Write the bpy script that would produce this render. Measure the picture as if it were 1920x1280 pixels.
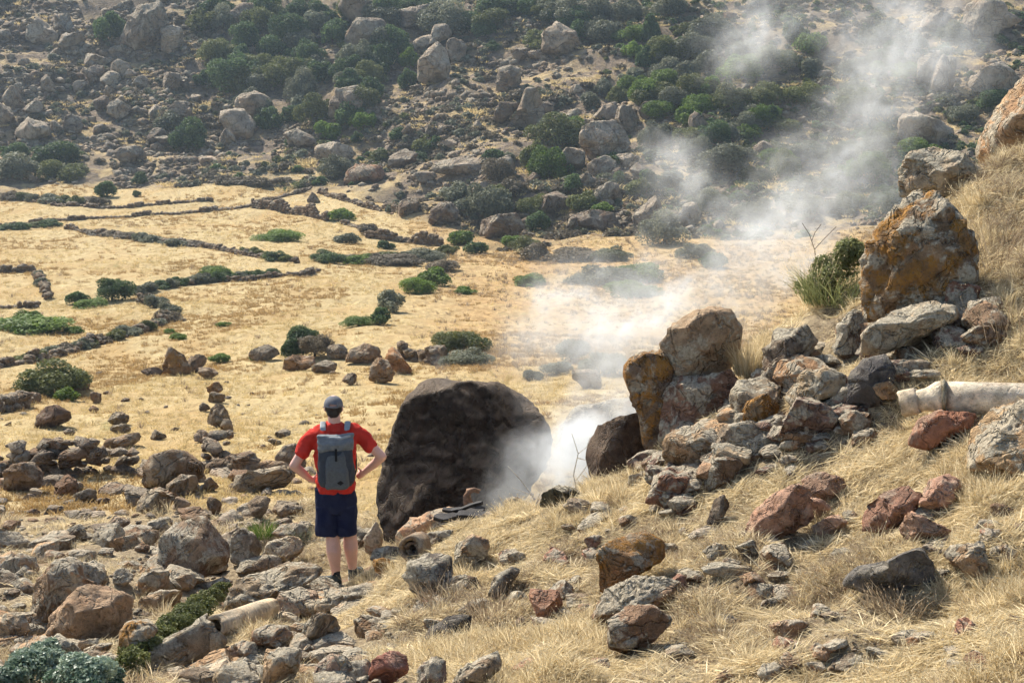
import bpy, bmesh, math, random
import numpy as np
from mathutils import Vector, Matrix

for _o in list(bpy.data.objects):
    bpy.data.objects.remove(_o)
sc = bpy.context.scene
COL = sc.collection

# ------------------------------------------------------------------ camera
FPX = 3045.0                       # focal length in pixels of a 1920 px wide frame
PITCH = math.atan(640.0 / FPX)
cam = bpy.data.cameras.new('camera')
cam.sensor_width = 36.0
cam.lens = 36.0 * FPX / 1920.0
cam.clip_start = 0.1
cam.clip_end = 3000.0
cam_o = bpy.data.objects.new('camera', cam)
COL.objects.link(cam_o)
cam_o.location = (0, 0, 0)
cam_o.rotation_euler = (math.pi / 2 - PITCH, 0, 0)
sc.camera = cam_o

# ------------------------------------------------------------------ daylight
SUN_AZ, SUN_EL = -36.0, 43.0       # degrees; azimuth measured from +Y towards +X
w = bpy.data.worlds.new('World')
sc.world = w
w.use_nodes = True
wn, wl = w.node_tree.nodes, w.node_tree.links
bgn = wn['Background']
sky = wn.new('ShaderNodeTexSky')
sky.sky_type = 'NISHITA'
sky.sun_disc = False
sky.sun_elevation = math.radians(SUN_EL)
sky.sun_rotation = math.radians(SUN_AZ)
sky.air_density = 1.0
sky.dust_density = 1.6
wl.new(sky.outputs[0], bgn.inputs[0])
bgn.inputs[1].default_value = 0.12
sun = bpy.data.lights.new('sun', 'SUN')
sun.energy = 5.0
sun.angle = math.radians(0.6)
sun.color = (1.0, 0.93, 0.82)
sun_o = bpy.data.objects.new('sun', sun)
COL.objects.link(sun_o)
_a, _e = math.radians(SUN_AZ), math.radians(SUN_EL)
SUNV = Vector((math.sin(_a) * math.cos(_e), math.cos(_a) * math.cos(_e), math.sin(_e)))
sun_o.rotation_euler = SUNV.to_track_quat('Z', 'Y').to_euler()
sc.view_settings.view_transform = 'Standard'
sc.view_settings.look = 'None'
sc.view_settings.gamma = 1.0
sc.view_settings.exposure = 0.74
sc.view_settings.use_curve_mapping = False
sc.render.engine = 'CYCLES'
cy = sc.cycles
cy.use_denoising = True
try:
    cy.denoiser = 'OPENIMAGEDENOISE'
    cy.denoising_prefilter = 'ACCURATE'
except Exception:
    pass
cy.use_adaptive_sampling = True
cy.adaptive_threshold = 0.03
cy.adaptive_min_samples = 8
cy.max_bounces = 6
cy.diffuse_bounces = 3
cy.glossy_bounces = 2
cy.transmission_bounces = 3
cy.transparent_max_bounces = 16
cy.volume_bounces = 3
cy.volume_step_rate = 1.0
cy.volume_max_steps = 256

# ------------------------------------------------------------------ helpers
def tag(o, label=None, cat=None, group=None, kind=None):
    if label: o['label'] = label
    if cat: o['category'] = cat
    if group: o['group'] = group
    if kind: o['kind'] = kind
    return o

def empty(name, loc=(0, 0, 0), rz=0.0):
    o = bpy.data.objects.new(name, None)
    COL.objects.link(o)
    o.location = loc
    o.rotation_euler = (0, 0, rz)
    return o

def link(name, me, mat=None, parent=None, loc=None, color=None):
    o = bpy.data.objects.new(name, me)
    COL.objects.link(o)
    if mat is not None and not me.materials:
        me.materials.append(mat)
    if parent is not None:
        o.parent = parent
    if loc is not None:
        o.location = loc
    if color is not None:
        o.color = color
    return o

def mesh_np(name, V, F, smooth=True):
    """F: (n,3) or (n,4) int array, or a list of such arrays."""
    me = bpy.data.meshes.new(name)
    V = np.asarray(V, dtype=np.float32)
    Fs = F if isinstance(F, list) else [F]
    loops = np.concatenate([np.asarray(f, dtype=np.int32).ravel() for f in Fs])
    tot = np.concatenate([np.full(len(f), np.asarray(f).shape[1], dtype=np.int32) for f in Fs])
    start = np.concatenate([[0], np.cumsum(tot)[:-1]]).astype(np.int32)
    me.vertices.add(len(V)); me.vertices.foreach_set('co', V.ravel())
    me.loops.add(len(loops)); me.loops.foreach_set('vertex_index', loops)
    me.polygons.add(len(tot))
    me.polygons.foreach_set('loop_start', start)
    me.polygons.foreach_set('loop_total', tot)
    me.polygons.foreach_set('use_smooth', np.full(len(tot), smooth, dtype=bool))
    me.update(calc_edges=True)
    me.validate()
    return me

# vectorised value-gradient noise ------------------------------------------------
def _hash(ix, iy, iz, seed):
    h = (ix * 374761393 + iy * 668265263 + iz * 2147483647 + seed * 974634777) & 0xFFFFFFFF
    h = ((h ^ (h >> 13)) * 1274126177) & 0xFFFFFFFF
    h = ((h ^ (h >> 16)) * 2246822519) & 0xFFFFFFFF
    return ((h ^ (h >> 15)) & 0xFFFFFF) / float(0xFFFFFF)

def vnoise(P, seed=0):
    P = np.asarray(P, dtype=np.float64)
    i = np.floor(P).astype(np.int64)
    f = P - i
    f = f * f * f * (f * (f * 6 - 15) + 10)
    r = 0.0
    for dx in (0, 1):
        wx = f[:, 0] if dx else 1 - f[:, 0]
        for dy in (0, 1):
            wy = f[:, 1] if dy else 1 - f[:, 1]
            for dz in (0, 1):
                wz = f[:, 2] if dz else 1 - f[:, 2]
                r = r + wx * wy * wz * _hash(i[:, 0] + dx, i[:, 1] + dy, i[:, 2] + dz, seed)
    return r * 2 - 1

def fbm(P, octaves=4, seed=0, gain=0.5, lac=2.03):
    P = np.asarray(P, dtype=np.float64)
    a, s, r = 1.0, 1.0, 0.0
    for k in range(octaves):
        r = r + a * vnoise(P * s + 17.3 * k, seed + k)
        a *= gain; s *= lac
    return r

def sstep(a, b, x):
    t = np.clip((x - a) / (b - a), 0, 1)
    return t * t * (3 - 2 * t)

# ------------------------------------------------------------------ pixel <-> world
CP, SP = math.cos(PITCH), math.sin(PITCH)
def ray(px, py):
    u, v = (px - 960.0) / FPX, (640.0 - py) / FPX
    y = CP + SP * v
    return u / y, (-SP + CP * v) / y          # X/Y, Z/Y

def pt(px, py, Y):
    s, e = ray(px, py)
    return Vector((s * Y, Y, e * Y))

# ------------------------------------------------------------------ the terrain
# columns of (photo row, distance) readings of the lie of the land, near slope -> valley -> far hill
COLS = {
    0: [(1280, 10.5), (1150, 13.5), (1050, 16.5), (960, 20.5), (880, 25), (800, 32), (700, 45), (600, 64), (500, 92), (400, 128), (345, 150), (200, 172), (50, 194), (-150, 220), (-500, 265)],
    300: [(1280, 10), (1150, 13), (1060, 16), (960, 20), (880, 24.5), (800, 32), (720, 43), (600, 64), (500, 92), (400, 130), (325, 155), (200, 174), (50, 195), (-150, 221), (-500, 266)],
    620: [(1280, 9.6), (1180, 12.2), (1096, 15.3), (980, 18.7), (900, 23), (800, 33), (700, 46), (600, 64), (500, 92), (400, 128), (335, 146), (200, 168), (50, 190), (-150, 216), (-500, 262)],
    800: [(1280, 9.3), (1150, 11.7), (1060, 13.8), (1005, 15.6), (1030, 17.2), (1010, 19), (870, 25), (770, 35.5), (700, 46), (600, 65), (500, 93), (430, 117), (335, 140), (200, 164), (50, 187), (-150, 213), (-500, 260)],
    950: [(1280, 9.1), (1150, 11), (1050, 12.7), (960, 14.5), (1020, 16.4), (1000, 19), (870, 25), (765, 35.5), (700, 46), (600, 66), (500, 94), (440, 114), (330, 136), (200, 158), (50, 182), (-150, 210), (-500, 258)],
    1100: [(1280, 8.8), (1150, 10.5), (1050, 11.8), (925, 13.9), (1000, 15.8), (990, 18), (880, 24), (770, 34), (700, 46), (600, 66), (500, 94), (435, 113), (330, 135), (200, 157), (50, 181), (-150, 209), (-500, 257)],
    1300: [(1280, 8.5), (1150, 10), (1050, 11.1), (930, 12.3), (840, 13.2), (800, 13.9), (930, 16.5), (930, 19), (800, 29), (700, 45), (600, 66), (500, 94), (430, 113), (300, 135), (150, 158), (0, 182), (-150, 206), (-500, 254)],
    1440: [(1280, 8.4), (1150, 9.8), (1050, 10.7), (930, 11.7), (800, 12.9), (680, 14.2), (625, 15.0), (800, 18), (860, 21), (750, 32), (680, 46), (600, 66), (500, 94), (430, 112), (300, 134), (150, 156), (0, 180), (-150, 204), (-500, 252)],
    1600: [(1280, 8.2), (1150, 9.4), (1050, 10.3), (930, 11.2), (800, 12.1), (650, 13.6), (575, 14.5), (545, 15.4), (750, 19), (800, 24), (680, 46), (600, 66), (500, 92), (430, 111), (300, 133), (150, 155), (0, 178), (-150, 202), (-500, 250)],
    1780: [(1280, 7.9), (1150, 8.9), (1050, 9.7), (930, 10.5), (800, 11.4), (650, 12.7), (550, 13.5), (450, 14.4), (385, 15.2), (370, 16), (600, 21), (700, 32), (650, 50), (580, 68), (480, 94), (410, 111), (280, 133), (130, 155), (-20, 178), (-200, 205), (-500, 250)],
    1920: [(1280, 7.7), (1150, 8.6), (1050, 9.3), (930, 10.1), (800, 11), (650, 12.2), (550, 13), (450, 13.8), (350, 14.6), (290, 15.6), (320, 17), (500, 22), (650, 32), (620, 50), (560, 70), (470, 95), (390, 111), (260, 133), (110, 155), (-40, 178), (-220, 205), (-500, 250)],
    -700: [(1280, 11), (1150, 14), (1050, 17), (960, 21), (880, 25.5), (800, 32), (700, 45), (600, 64), (500, 92), (400, 128), (345, 150), (200, 172), (50, 194), (-150, 220), (-500, 265)],
    2600: [(1280, 6.8), (1000, 8.4), (700, 10), (420, 12), (200, 14), (140, 16.5), (350, 24), (520, 46), (470, 90), (370, 110), (100, 150), (-60, 178), (-220, 205), (-500, 250)],
}
K_S = 2.2
_P, _E = [], []
for px, rows in COLS.items():
    for py, Y in rows:
        s, e = ray(px, py)
        _P.append((s * K_S, math.log(Y))); _E.append(e)
    s, e = ray(px, rows[0][0])                       # towards the photographer
    z0 = e * rows[0][1]
    _P.append((s * K_S, math.log(4.5))); _E.append((z0 * 0.55 - 0.75) / 4.5)
    _P.append((s * K_S, math.log(2.2))); _E.append((z0 * 0.15 - 1.5) / 2.2)
_P, _E = np.array(_P), np.array(_E)
def _tps(r2):
    return np.where(r2 > 1e-12, 0.5 * r2 * np.log(np.maximum(r2, 1e-12)), 0.0)
_n = len(_P)
_A = np.zeros((_n + 3, _n + 3))
_A[:_n, :_n] = _tps(((_P[:, None] - _P[None]) ** 2).sum(2)) + np.eye(_n) * 1e-5
_A[:_n, _n] = 1; _A[:_n, _n + 1:] = _P
_A[_n, :_n] = 1; _A[_n + 1:, :_n] = _P.T
_W = np.linalg.solve(_A, np.concatenate([_E, np.zeros(3)]))

NS, NT = 640, 760
S_AX = np.linspace(-0.62, 0.62, NS)
T_AX = np.linspace(math.log(2.4), math.log(420.0), NT)
SS, TT = np.meshgrid(S_AX, T_AX)
EG = np.zeros(SS.size)
_sf, _tf = SS.ravel() * K_S, TT.ravel()
for i in range(0, SS.size, 60000):
    d2 = (_sf[i:i + 60000, None] - _P[None, :, 0]) ** 2 + (np.minimum(_tf[i:i + 60000, None], math.log(270)) - _P[None, :, 1]) ** 2
    EG[i:i + 60000] = _tps(d2) @ _W[:_n] + _W[_n] + _W[_n + 1] * _sf[i:i + 60000] + _W[_n + 2] * np.minimum(_tf[i:i + 60000], math.log(270))
EG = EG.reshape(SS.shape)
YG = np.exp(TT); XG = SS * YG
# masks: near rocky slope, valley fields, far hill
PXG = 960 + SS * FPX
BASE = np.interp(PXG, [-700, 0, 300, 620, 760, 900, 1100, 1500, 1920, 2600], [150, 150, 155, 147, 126, 113, 112, 111, 110, 108])
_wob = fbm(np.stack([XG.ravel() / 9, YG.ravel() / 9, 0 * XG.ravel()], 1), 3, 5).reshape(XG.shape)
HILL = sstep(-6, 6, YG - BASE + _wob * 7)
_nb = np.interp(PXG, [-700, 0, 560, 760, 1000, 1300, 1500, 1920, 2600], [19, 19.5, 20, 20, 20, 21, 22, 24, 24])
NEAR = 1 - sstep(-1.5, 1.5, YG - _nb + _wob * 1.5)
_q = np.stack([XG.ravel(), YG.ravel(), 0 * XG.ravel()], 1)
ZG = EG * YG
dz = NEAR * ((0.09 * fbm(_q / 0.9, 3, 11) + 0.045 * fbm(_q / 0.28, 3, 12)).reshape(XG.shape) * sstep(4, 8, YG))
field = (1 - NEAR) * (1 - HILL)
dz += field * (0.10 * fbm(_q / 2.4, 4, 21).reshape(XG.shape) + 0.25 * fbm(_q / 14, 3, 22).reshape(XG.shape) * sstep(25, 50, YG))
_ridge = 1 - np.abs(fbm(_q / 11, 4, 31).reshape(XG.shape))
_terr = ZG / 3.2 + 0.6 * fbm(_q / 20, 3, 33).reshape(XG.shape)
_fr = _terr - np.floor(_terr)
dz += HILL * (0.9 * fbm(_q / 8, 5, 32).reshape(XG.shape) + 0.7 * (_ridge - 0.6)) + HILL * 1.5 * (sstep(0.55, 1.0, _fr) - _fr)
ZG = ZG + dz
EG = ZG / YG

def _col(s):
    x = (s - S_AX[0]) / (S_AX[1] - S_AX[0])
    i = int(min(max(math.floor(x), 0), NS - 2)); f = min(max(x - i, 0), 1)
    return EG[:, i] * (1 - f) + EG[:, i + 1] * f

def ground(X, Y):
    s, t = X / Y, math.log(Y)
    c = _col(s)
    return float(np.interp(t, T_AX, c)) * Y

def ground_np(X, Y):
    s, t = X / Y, np.log(Y)
    x = np.clip((s - S_AX[0]) / (S_AX[1] - S_AX[0]), 0, NS - 1.001)
    y = np.clip((t - T_AX[0]) / (T_AX[1] - T_AX[0]), 0, NT - 1.001)
    i, j = np.floor(x).astype(int), np.floor(y).astype(int)
    fx, fy = x - i, y - j
    e = (EG[j, i] * (1 - fx) + EG[j, i + 1] * fx) * (1 - fy) + (EG[j + 1, i] * (1 - fx) + EG[j + 1, i + 1] * fx) * fy
    return e * Y

def samp(G, X, Y):
    x = np.clip(np.rint((X / Y - S_AX[0]) / (S_AX[1] - S_AX[0])), 0, NS - 1).astype(int)
    y = np.clip(np.rint((np.log(Y) - T_AX[0]) / (T_AX[1] - T_AX[0])), 0, NT - 1).astype(int)
    return G[y, x]

def hitY(px, py, ymin=5.0, ymax=400.0):
    """distance at which the sight line through a photo point first meets the ground beyond ymin"""
    s, e = ray(px, py)
    c = _col(s)
    k0 = int(np.searchsorted(T_AX, math.log(ymin)))
    above = np.nonzero(c[k0:] >= e)[0]
    if len(above) == 0:
        return ymax
    k = k0 + int(above[0])
    if k == k0:
        return math.exp(T_AX[k])
    f = (e - c[k - 1]) / (c[k] - c[k - 1] + 1e-12)
    return math.exp(T_AX[k - 1] + f * (T_AX[k] - T_AX[k - 1]))

def visible(X, Y, Z, tol=0.004):
    s, e = X / Y, Z / Y
    c = _col(s)
    k = int(np.searchsorted(T_AX, math.log(Y)))
    return e >= c[:max(k - 1, 1)].max() - tol

# ------------------------------------------------------------------ materials
def new_mat(name):
    m = bpy.data.materials.new(name)
    m.use_nodes = True
    nt = m.node_tree
    for n in list(nt.nodes):
        nt.nodes.remove(n)
    out = nt.nodes.new('ShaderNodeOutputMaterial')
    return m, nt, out

class NB:
    """small node builder"""
    def __init__(s, nt): s.nt = nt
    def n(s, typ, ins=None, **kw):
        nd = s.nt.nodes.new(typ)
        for k, v in kw.items():
            setattr(nd, k, v)
        if ins:
            for k, v in ins.items():
                s.set(nd.inputs[k], v)
        return nd
    def set(s, sock, v):
        if isinstance(v, bpy.types.NodeSocket): s.nt.links.new(v, sock)
        elif isinstance(v, bpy.types.Node): s.nt.links.new(v.outputs[0], sock)
        else: sock.default_value = v
    def math(s, op, a, b=0.0, clamp=False):
        nd = s.n('ShaderNodeMath', {0: a, 1: b}, operation=op); nd.use_clamp = clamp
        return nd.outputs[0]
    def mix(s, f, a, b, mode='MIX'):
        nd = s.n('ShaderNodeMix', data_type='RGBA', blend_type=mode)
        s.set(nd.inputs[0], f); s.set(nd.inputs[6], a); s.set(nd.inputs[7], b)
        return nd.outputs[2]
    def noise(s, vec, scale, detail=4.0, rough=0.55, dist=0.0):
        nd = s.n('ShaderNodeTexNoise', {'Vector': vec, 'Scale': scale, 'Detail': detail, 'Roughness': rough, 'Distortion': dist})
        return nd.outputs[0]
    def ramp(s, v, a, b, lo=0.0, hi=1.0):
        nd = s.n('ShaderNodeMapRange', {0: v, 1: a, 2: b, 3: lo, 4: hi})
        nd.clamp = True
        return nd.outputs[0]

def rgb(*c): return (c[0], c[1], c[2], 1.0)

def rock_material(name, k=1.0, pale=0.5, bump=0.6, lit_top=0.0):
    """k: texture scale; object colour = stone colour, its alpha = amount of orange lichen"""
    m, nt, out = new_mat(name); b = NB(nt)
    geo = b.n('ShaderNodeNewGeometry')
    info = b.n('ShaderNodeObjectInfo')
    off = b.n('ShaderNodeVectorMath', {0: geo.outputs['Position'], 1: (0, 0, 0)}, operation='ADD')
    rv = b.n('ShaderNodeCombineXYZ', {0: b.math('MULTIPLY', info.outputs['Random'], 37.0), 1: b.math('MULTIPLY', info.outputs['Random'], 11.0), 2: 0.0})
    nt.links.new(rv.outputs[0], off.inputs[1])
    P = off.outputs[0]
    n1 = b.noise(P, 1.6 * k, 3, 0.6, 0.4)
    n2 = b.noise(P, 7.0 * k, 5, 0.7)
    n3 = b.noise(P, 34.0 * k, 4, 0.75)
    base = b.mix(1.0, info.outputs['Color'], rgb(1.28, 1.10, 0.90), 'MULTIPLY')
    v = b.math('ADD', b.ramp(n1, 0.3, 0.7, 0.6, 1.2), b.ramp(n2, 0.3, 0.7, -0.4, 0.4))
    col = b.mix(1.0, base, b.n('ShaderNodeCombineColor', {0: v, 1: v, 2: v}).outputs[0], 'MULTIPLY')
    # warm iron stain
    st = b.ramp(b.noise(P, 2.7 * k, 4, 0.6, 0.5), 0.54, 0.7, 0.0, 0.45)
    col = b.mix(st, col, b.mix(1.0, col, rgb(1.2, 0.88, 0.66), 'MULTIPLY'))
    # grey crust lichen in round-edged patches, thicker on faces that look up
    nz = b.n('ShaderNodeSeparateXYZ', {0: geo.outputs['Normal']}).outputs[2]
    vor = b.n('ShaderNodeTexVoronoi', {'Vector': b.n('ShaderNodeVectorMath', {0: P, 1: b.n('ShaderNodeTexNoise', {'Vector': P, 'Scale': 6.0 * k, 'Detail': 3.0}).outputs[1]}, operation='ADD').outputs[0], 'Scale': 5.5 * k}, feature='SMOOTH_F1')
    lm = b.math('ADD', b.noise(P, 3.1 * k, 5, 0.65, 0.3), b.math('MULTIPLY', nz, 0.07))
    lm = b.math('SUBTRACT', lm, b.math('MULTIPLY', vor.outputs[0], 0.12))
    lm2 = b.ramp(lm, 0.50 - 0.08 * pale, 0.56 - 0.08 * pale, 0.0, min(0.9, 0.25 + pale))
    lc = b.mix(b.ramp(n3, 0.35, 0.65), rgb(0.27, 0.232, 0.165), rgb(0.56, 0.50, 0.375))
    col = b.mix(lm2, col, lc)
    if lit_top:  # sunlit top painted in: paler dusty brown where faces look up
        dm = b.math('MULTIPLY', b.ramp(b.math('ADD', nz, b.math('MULTIPLY', n1, 0.4)), 0.35, 0.85), lit_top)
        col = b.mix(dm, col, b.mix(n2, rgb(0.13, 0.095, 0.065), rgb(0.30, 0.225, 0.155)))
    # orange lichen
    om = b.math('ADD', b.noise(P, 2.2 * k, 5, 0.62, 0.5), b.math('MULTIPLY', b.math('SUBTRACT', info.outputs['Alpha'], 0.5), 0.5))
    om = b.ramp(om, 0.53, 0.57)
    om = b.math('MULTIPLY', om, b.ramp(n3, 0.36, 0.46))
    oc = b.mix(b.ramp(n2, 0.3, 0.7), rgb(0.17, 0.08, 0.02), rgb(0.40, 0.20, 0.045))
    col = b.mix(b.math('MULTIPLY', om, b.ramp(n2, 0.36, 0.52, 0.35, 1.0)), col, oc)
    # dark pits
    col = b.mix(b.ramp(n3, 0.42, 0.3, 0.0, 0.6), col, rgb(0.035, 0.028, 0.022))
    col = b.mix(b.ramp(b.noise(P, 12.0 * k, 3, 0.6, 0.8), 0.62, 0.70, 0.0, 0.6), col, rgb(0.045, 0.037, 0.03))
    bs = b.n('ShaderNodeBsdfPrincipled', {'Base Color': col, 'Roughness': 0.92})
    bs.inputs['Specular IOR Level'].default_value = 0.25
    h = b.math('ADD', b.math('MULTIPLY', n2, 0.9), b.math('MULTIPLY', n3, 0.35))
    h = b.math('ADD', h, b.math('MULTIPLY', b.ramp(b.math('ABSOLUTE', b.math('SUBTRACT', b.noise(P, 3.4 * k, 3, 0.55, 0.6), 0.5)), 0.0, 0.03), 0.5))
    h = b.math('ADD', h, b.math('MULTIPLY', lm2, 0.08))
    bp = b.n('ShaderNodeBump', {'Strength': bump, 'Distance': 0.09 / k, 'Height': h})
    nt.links.new(bp.outputs[0], bs.inputs['Normal'])
    nt.links.new(bs.outputs[0], out.inputs[0])
    return m

M = {}
M['rock'] = rock_material('weathered_rock', 1.15, 0.62, 1.0)
M['rock_mid'] = rock_material('field_rock', 0.55, 0.2, 1.0)
M['rock_far'] = rock_material('hill_rock', 0.17, 0.3, 1.0)
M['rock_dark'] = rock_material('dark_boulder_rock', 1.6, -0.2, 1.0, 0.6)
M['rock_clean'] = rock_material('clean_rock', 1.2, -0.05, 0.8)
M['rock_red'] = rock_material('red_crumbling_rock', 1.5, 0.1, 1.0)

def leaf_material(name, c1, c2, trans=0.35, rough=0.6):
    m, nt, out = new_mat(name); b = NB(nt)
    info = b.n('ShaderNodeObjectInfo')
    at = b.n('ShaderNodeAttribute', attribute_name='tone')
    col = b.mix(at.outputs['Fac'], rgb(*c1), rgb(*c2))
    hv = b.math('ADD', b.math('MULTIPLY', info.outputs['Random'], 0.35), 0.82)
    col = b.mix(1.0, col, b.n('ShaderNodeCombineColor', {0: hv, 1: hv, 2: hv}).outputs[0], 'MULTIPLY')
    d = b.n('ShaderNodeBsdfPrincipled', {'Base Color': col, 'Roughness': rough})
    d.inputs['Specular IOR Level'].default_value = 0.2
    t = b.n('ShaderNodeBsdfTranslucent', {'Color': col})
    mx = b.n('ShaderNodeMixShader', {0: trans, 1: d.outputs[0], 2: t.outputs[0]})
    nt.links.new(mx.outputs[0], out.inputs[0])
    return m

M['leaf_dark'] = leaf_material('dark_evergreen_leaf', (0.048, 0.085, 0.034), (0.125, 0.180, 0.066), 0.4)
M['leaf_bright'] = leaf_material('bright_green_leaf', (0.075, 0.130, 0.022), (0.180, 0.26, 0.05), 0.4)
M['leaf_olive'] = leaf_material('olive_green_leaf', (0.085, 0.105, 0.036), (0.19, 0.20, 0.07), 0.35)
M['leaf_grey'] = leaf_material('grey_green_leaf', (0.115, 0.125, 0.08), (0.235, 0.24, 0.155), 0.3)
M['leaf_dry'] = leaf_material('dry_scrub_twig', (0.11, 0.092, 0.06), (0.25, 0.205, 0.135), 0.25)
M['leaf_broom'] = leaf_material('broom_stem_green', (0.13, 0.15, 0.05), (0.36, 0.38, 0.17), 0.4)
M['leaf_silver'] = leaf_material('glossy_pale_green_leaf', (0.07, 0.13, 0.075), (0.38, 0.46, 0.34), 0.3, 0.35)
M['straw'] = leaf_material('dry_straw', (0.42, 0.31, 0.15), (0.92, 0.80, 0.53), 0.4)
M['straw_ochre'] = leaf_material('ochre_field_straw', (0.28, 0.18, 0.07), (0.47, 0.33, 0.145), 0.4)
M['straw_gold'] = leaf_material('golden_field_straw', (0.43, 0.325, 0.15), (0.67, 0.54, 0.28), 0.45)
M['straw_brown'] = leaf_material('brown_dry_weed', (0.17, 0.12, 0.07), (0.50, 0.40, 0.27), 0.35)

def plain(name, c, rough=0.8, var=0.25, scale=20.0, bump=0.0, spec=0.3, metal=0.0):
    m, nt, out = new_mat(name); b = NB(nt)
    tc = b.n('ShaderNodeTexCoord')
    n = b.noise(tc.outputs['Object'], scale, 4, 0.6)
    col = b.mix(b.ramp(n, 0.3, 0.7), rgb(*[x * (1 - var) for x in c]), rgb(*[min(1, x * (1 + var)) for x in c]))
    bs = b.n('ShaderNodeBsdfPrincipled', {'Base Color': col, 'Roughness': rough, 'Metallic': metal})
    bs.inputs['Specular IOR Level'].default_value = spec
    if bump:
        bp = b.n('ShaderNodeBump', {'Strength': bump, 'Distance': 0.01, 'Height': n})
        nt.links.new(bp.outputs[0], bs.inputs['Normal'])
    nt.links.new(bs.outputs[0], out.inputs[0])
    return m

M['bark'] = plain('bark', (0.10, 0.075, 0.055), 0.95, 0.4, 30, 0.6)

def terrain_material():
    m, nt, out = new_mat('dry_hillside_ground'); b = NB(nt)
    geo = b.n('ShaderNodeNewGeometry'); P = geo.outputs['Position']
    near = b.n('ShaderNodeAttribute', attribute_name='near').outputs['Fac']
    hill = b.n('ShaderNodeAttribute', attribute_name='hill').outputs['Fac']
    # valley field: dry grass, streaky
    sc_ = b.n('ShaderNodeMapping', {'Vector': P}); sc_.inputs['Scale'].default_value = (1.0, 0.35, 1.0)
    f1 = b.noise(sc_.outputs[0], 0.35, 5, 0.62, 0.6)
    f2 = b.noise(sc_.outputs[0], 3.2, 5, 0.7, 0.4)
    f3 = b.noise(P, 14.0, 4, 0.75)
    fc = b.mix(b.ramp(f2, 0.32, 0.68), rgb(0.34, 0.25, 0.115), rgb(0.56, 0.44, 0.23))
    fc = b.mix(b.ramp(f1, 0.46, 0.64, 0.0, 0.6), fc, rgb(0.39, 0.245, 0.09))
    fc = b.mix(b.ramp(f3, 0.46, 0.32, 0.0, 0.65), fc, rgb(0.22, 0.16, 0.075))
    fx = b.n('ShaderNodeSeparateXYZ', {0: P})
    wx = b.math('MULTIPLY', b.ramp(b.math('SUBTRACT', fx.outputs[0], b.math('MULTIPLY', fx.outputs[1], -0.06)), -2.0, 3.0), b.ramp(fx.outputs[1], 40.0, 55.0))
    fc = b.mix(b.math('MULTIPLY', wx, b.ramp(f1, 0.3, 0.6, 0.35, 0.9)), fc, b.mix(b.ramp(f2, 0.35, 0.65), rgb(0.27, 0.165, 0.07), rgb(0.52, 0.345, 0.155)))
    gm = b.ramp(b.noise(sc_.outputs[0], 0.55, 6, 0.72), 0.63, 0.72, 0.0, 0.6)
    fc = b.mix(gm, fc, rgb(0.22, 0.20, 0.07))
    # hill: stony soil with dry grass on ledges
    h1 = b.noise(P, 0.12, 5, 0.65, 0.5)
    h2 = b.noise(P, 1.1, 5, 0.72, 0.3)
    h3 = b.noise(P, 0.45, 4, 0.6, 0.3)
    hc = b.mix(b.ramp(h2, 0.33, 0.67), rgb(0.11, 0.086, 0.063), rgb(0.28, 0.215, 0.15))
    nz = b.n('ShaderNodeSeparateXYZ', {0: geo.outputs['Normal']}).outputs[2]
    gr = b.math('MULTIPLY', b.ramp(h3, 0.46, 0.60), b.ramp(nz, 0.80, 0.95))
    hc = b.mix(gr, hc, b.mix(b.ramp(h2, 0.35, 0.65), rgb(0.34, 0.24, 0.115), rgb(0.53, 0.41, 0.22)))
    hc = b.mix(b.ramp(h1, 0.58, 0.68, 0.0, 0.5), hc, rgb(0.12, 0.115, 0.065))
    # near slope: soil, litter, patches of red earth
    n1 = b.noise(P, 0.8, 4, 0.6, 0.5)
    n2 = b.noise(P, 9.0, 6, 0.75, 0.3)
    n3 = b.noise(P, 60.0, 4, 0.7)
    ncol = b.mix(b.ramp(n2, 0.33, 0.66), rgb(0.14, 0.10, 0.06), rgb(0.50, 0.40, 0.25))
    ncol = b.mix(b.ramp(n1, 0.60, 0.68, 0.0, 0.6), ncol, rgb(0.30, 0.155, 0.095))
    ncol = b.mix(b.ramp(n3, 0.40, 0.28, 0.0, 0.7), ncol, rgb(0.09, 0.068, 0.045))
    ncol = b.mix(b.ramp(n3, 0.60, 0.72, 0.0, 0.6), ncol, rgb(0.60, 0.50, 0.33))
    col = b.mix(near, b.mix(hill, fc, hc), ncol)
    bs = b.n('ShaderNodeBsdfPrincipled', {'Base Color': col, 'Roughness': 0.95})
    bs.inputs['Specular IOR Level'].default_value = 0.15
    bpn = b.n('ShaderNodeBump', {'Strength': b.math('MULTIPLY', near, 0.8), 'Distance': 0.09, 'Height': b.math('ADD', n2, b.math('MULTIPLY', n3, 0.4))})
    bpf = b.n('ShaderNodeBump', {'Strength': b.math('MULTIPLY', b.math('SUBTRACT', 1.0, near), 0.7), 'Distance': 0.25, 'Height': b.math('ADD', f2, b.math('MULTIPLY', f3, 0.35)), 'Normal': bpn.outputs[0]})
    bph = b.n('ShaderNodeBump', {'Strength': b.math('MULTIPLY', hill, 0.8), 'Distance': 0.7, 'Height': h2, 'Normal': bpf.outputs[0]})
    nt.links.new(bph.outputs[0], bs.inputs['Normal'])
    nt.links.new(bs.outputs[0], out.inputs[0])
    return m
M['ground'] = terrain_material()

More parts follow.
